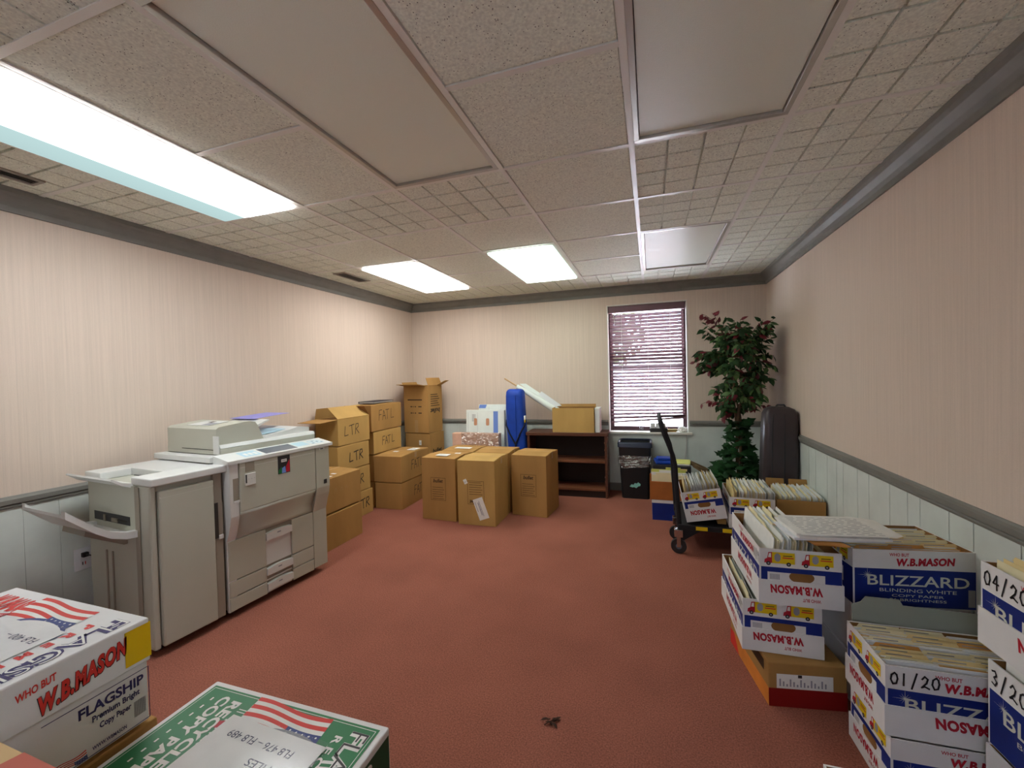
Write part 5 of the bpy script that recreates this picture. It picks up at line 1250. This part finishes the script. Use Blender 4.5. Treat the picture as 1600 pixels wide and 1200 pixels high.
def lid_text_box(loc, yaw, w, d, h, label, green):
    root = tag(empty('paper_box', loc, rad(yaw)), label, 'box', 'lidded copy paper boxes in the near left corner')
    b = MB(); base = DGREEN if green else BOXW
    b.box(.004, w - .004, .004, d - .004, 0, h - .006, base, .002)
    if not green:
        F = face('front', w - .004, d, -.0032); F = (Vector((.004, .0034, 0)), EX, EZ)
        b.stroke(F[0], F[1], F[2], [(w * .02, h * .60), (w * .99, h * .60)], .0012, GREYINK)
        mason2 = on(F, w * .18, h * .63)
        b.text('FLAGSHIP', on(F, w * .60, h * .385), F[1], F[2], h * .095, NAVY, w=w * .345, bold=.03); b.text('Premium Bright', on(F, w * .665, h * .285), F[1], F[2], h * .072, NAVY, w=w * .255, bold=.03); b.text('Copy Paper', on(F, w * .70, h * .195), F[1], F[2], h * .072, NAVY, w=w * .17, bold=.03)
        b.text('WWW.WBMASON', on(F, w * .66, h * .055), F[1], F[2], h * .035, NAVY, w=w * .18, bold=.02)
        for k in range(14): b.poly(F[0], F[1], F[2], [(w * (.885 + .005 * k), h * .10), (w * (.888 + .005 * k), h * .10), (w * (.888 + .005 * k), h * .25), (w * (.885 + .005 * k), h * .25)], GREYINK)
        for q in (((w * .44, h * .02), (w * .975, h * .02)), ((w * .975, h * .02), (w * .975, h * .52)), ((w * .975, h * .52), (w * .44, h * .52))): b.stroke(F[0], F[1], F[2], q, .0014, NAVY)
        flag_art(b, on(F, w * .49, h * .03) - F[1].cross(F[2]) * -.0002, F[1], F[2], .042)
    b.build('box_body', root)
    b = MB(); lh = h * .42 if not green else h * .36
    LBM = BOXW
    b.box(0, w, 0, d, h - lh, h, LBM, .003)
    if green:
        z = h + .0006
        b.add([(.012, .012, z), (w - .012, .012, z), (w - .012, d - .012, z), (.012, d - .012, z)], [(0, 1, 2, 3)], GREEN)
        for (a0, a1, c0, c1) in ((.017, w - .017, .017, .0182), (.017, w - .017, d - .0182, d - .017), (.017, .0182, .017, d - .017), (w - .0182, w - .017, .017, d - .017)): b.quad((a0, c0, z + .0003), (a1, c0, z + .0003), (a1, c1, z + .0003), (a0, c1, z + .0003), PAPER)
        lid_art(b, Vector((0, 0, z + .0004)), EX, EY, w, d, True)
        F = face('right', w, d); b.text('FLAGSHIP', on(F, .03, h - lh * .6), F[1], F[2], .03, PAPER, w=.2, bold=.02)
        for sd in ('right', 'front'):
            F = face(sd, w, d, .0004); L = d if sd == 'right' else w
            b.poly(F[0], F[1], F[2], [(.004, h - lh), (L - .004, h - lh), (L - .004, h - .012), (.004, h - .012)], DGREEN)
    else:
        z2 = h + .0006
        F = face('front', w, d, .0006)
        b.text('W.B.MASON', on(F, w * .434, h - lh * .93), F[1], F[2], lh * .42, INK, w=w * .436, bold=.09, shear=.12, arch=lh * .34, space=1.12); b.text('W.B.MASON', on(F, w * .438, h - lh * .91) - EY * .0003, F[1], F[2], lh * .40, REDV, w=w * .428, bold=.05, shear=.12, arch=lh * .34, space=1.12)
        b.text('WHO BUT', on(F, w * .35, h - lh * .42), F[1], F[2], lh * .16, REDV, w=w * .17, bold=.03, arch=lh * .08)
        lid_art(b, Vector((0, d, z2)), -EY, EX, d, w, False)
    b.build('lid', root)
    return root
V = ((-.952, .268, .712), 90, .287, .45, .2)
vb = lid_text_box(*V, 'white lidded paper box with red lettering and yellow tape, left foreground', False)
b = MB(); b.quad((.245, -.0009, .125), (.288, -.0009, .125), (.288, -.0009, .192), (.245, -.0009, .192), YTAPE); b.quad((.2879, -.0009, .125), (.2879, .03, .13), (.2879, .03, .19), (.2879, -.0009, .192), YTAPE); b.build('yellow_tape', vb)
W_ = ((-.929, .385, .4885), .3, .445, .285, .22)
wb = lid_text_box(*W_, 'green lidded copy paper box with flag print in the foreground, files page on top', True)
# taped pages on the lids
def page(loc, yaw, w, h, label, lines):
    t = tag(empty('label_sheet', loc, rad(yaw)), label, 'paper')
    b = MB(); b.box(0, w, 0, h, 0, .0006, PAPER)
    for (s, x, y, sz, wd) in lines: b.text(s, (x, y, .0010), EX, EY, sz, mat('slate_ink', (84, 84, 104), .7), w=wd)
    b.build('printed_page', t)
    b = MB(); b.quad((-.008, -.008, .0016), (w + .008, -.008, .0016), (w + .008, h + .008, .0016), (-.008, h + .008, .0016), clear_mat('clear_pocket', (.95, .95, .97, 1), .03, .15)); b.build('plastic_pocket', t)
page((-.566, .598, .7115), 178, .235, .15, 'printed files sheet in a clear pocket on the green box lid', [('FILES', .060, .060, .014, .052), ('FL8 476 – FL8 489', .046, .026, .0145, .155)])
page((-1.045, .475, .9135), 181, .20, .15, 'printed sheet in a clear pocket on the white box lid at the left edge', [('FL8 400 –', .018, .028, .0145, .085), ('FILES', .062, .068, .014, .052)])
# boxes underneath them
carton((-.955, .262, 0), 90, .30, .46, .235, 'brown box on the carpet at the bottom of the left foreground stack', KRAFT, tape=False, bulge=.001)
carton((-.955, .262, .2365), 90, .30, .46, .235, 'brown box in the middle of the left foreground stack', KRAFT, tape=False, bulge=.001)
carton((-.953, .264, .473), 90, .30, .455, .237, 'brown box just under the white lidded box in the left foreground', KRAFT, tape=False, bulge=.001)
carton((-.932, .38, 0), 0, .45, .29, .243, 'brown box on the carpet below the green lidded box', KRAFT, tape=False, bulge=.001)
carton((-.932, .38, .2445), 0, .45, .29, .242, 'brown box directly below the green lidded box', KRAFT, tape=False, bulge=.001)
# corner of a tan and red carton at the lower left edge
carton((-.90, .035, 0), 0, .30, .28, .458, 'brown box on the carpet under the tan and red carton at the lower left', KRAFT, tape=False, bulge=.001)
b = MB(); b.box(0, .30, 0, .285, 0, .42, mat('tan_carton', (206, 172, 124), .7), .003); b.quad((.02, .0, .4206), (.2995, .0, .4206), (.2995, .2845, .4206), (.085, .2845, .4206), mat('brick_red_print', (186, 92, 74), .6))
tag(b.build('cardboard_box', None, (-.90, .037, .461), rad(-1)), 'tan and red carton just entering the lower left corner of the photo', 'box')

# ------------------------------------------------------------------ dead leaf on the carpet
b = MB(); rr = random.Random(77)
for k in range(9):
    a = rr.uniform(0, 2 * PI); ln = rr.uniform(.018, .035); c = Vector((rr.uniform(-.012, .012), rr.uniform(-.01, .01), .005 + .004 * (k % 3)))
    d_ = Vector((math.cos(a), math.sin(a), rr.uniform(-.1, .35))); b.add(leafpts(c, d_, Vector((0, 0, 1)), ln, ln * .45), LF, LEAFDEAD)
b.tube([(-.03, -.012, .004), (0, 0, .01), (.035, .008, .004)], .0018, LEAFDEAD, 5)
tag(b.build('dry_leaf', None, (-.398, 1.592, .001), rad(20)), 'crumpled dry brown leaf lying on the open carpet', 'leaf')
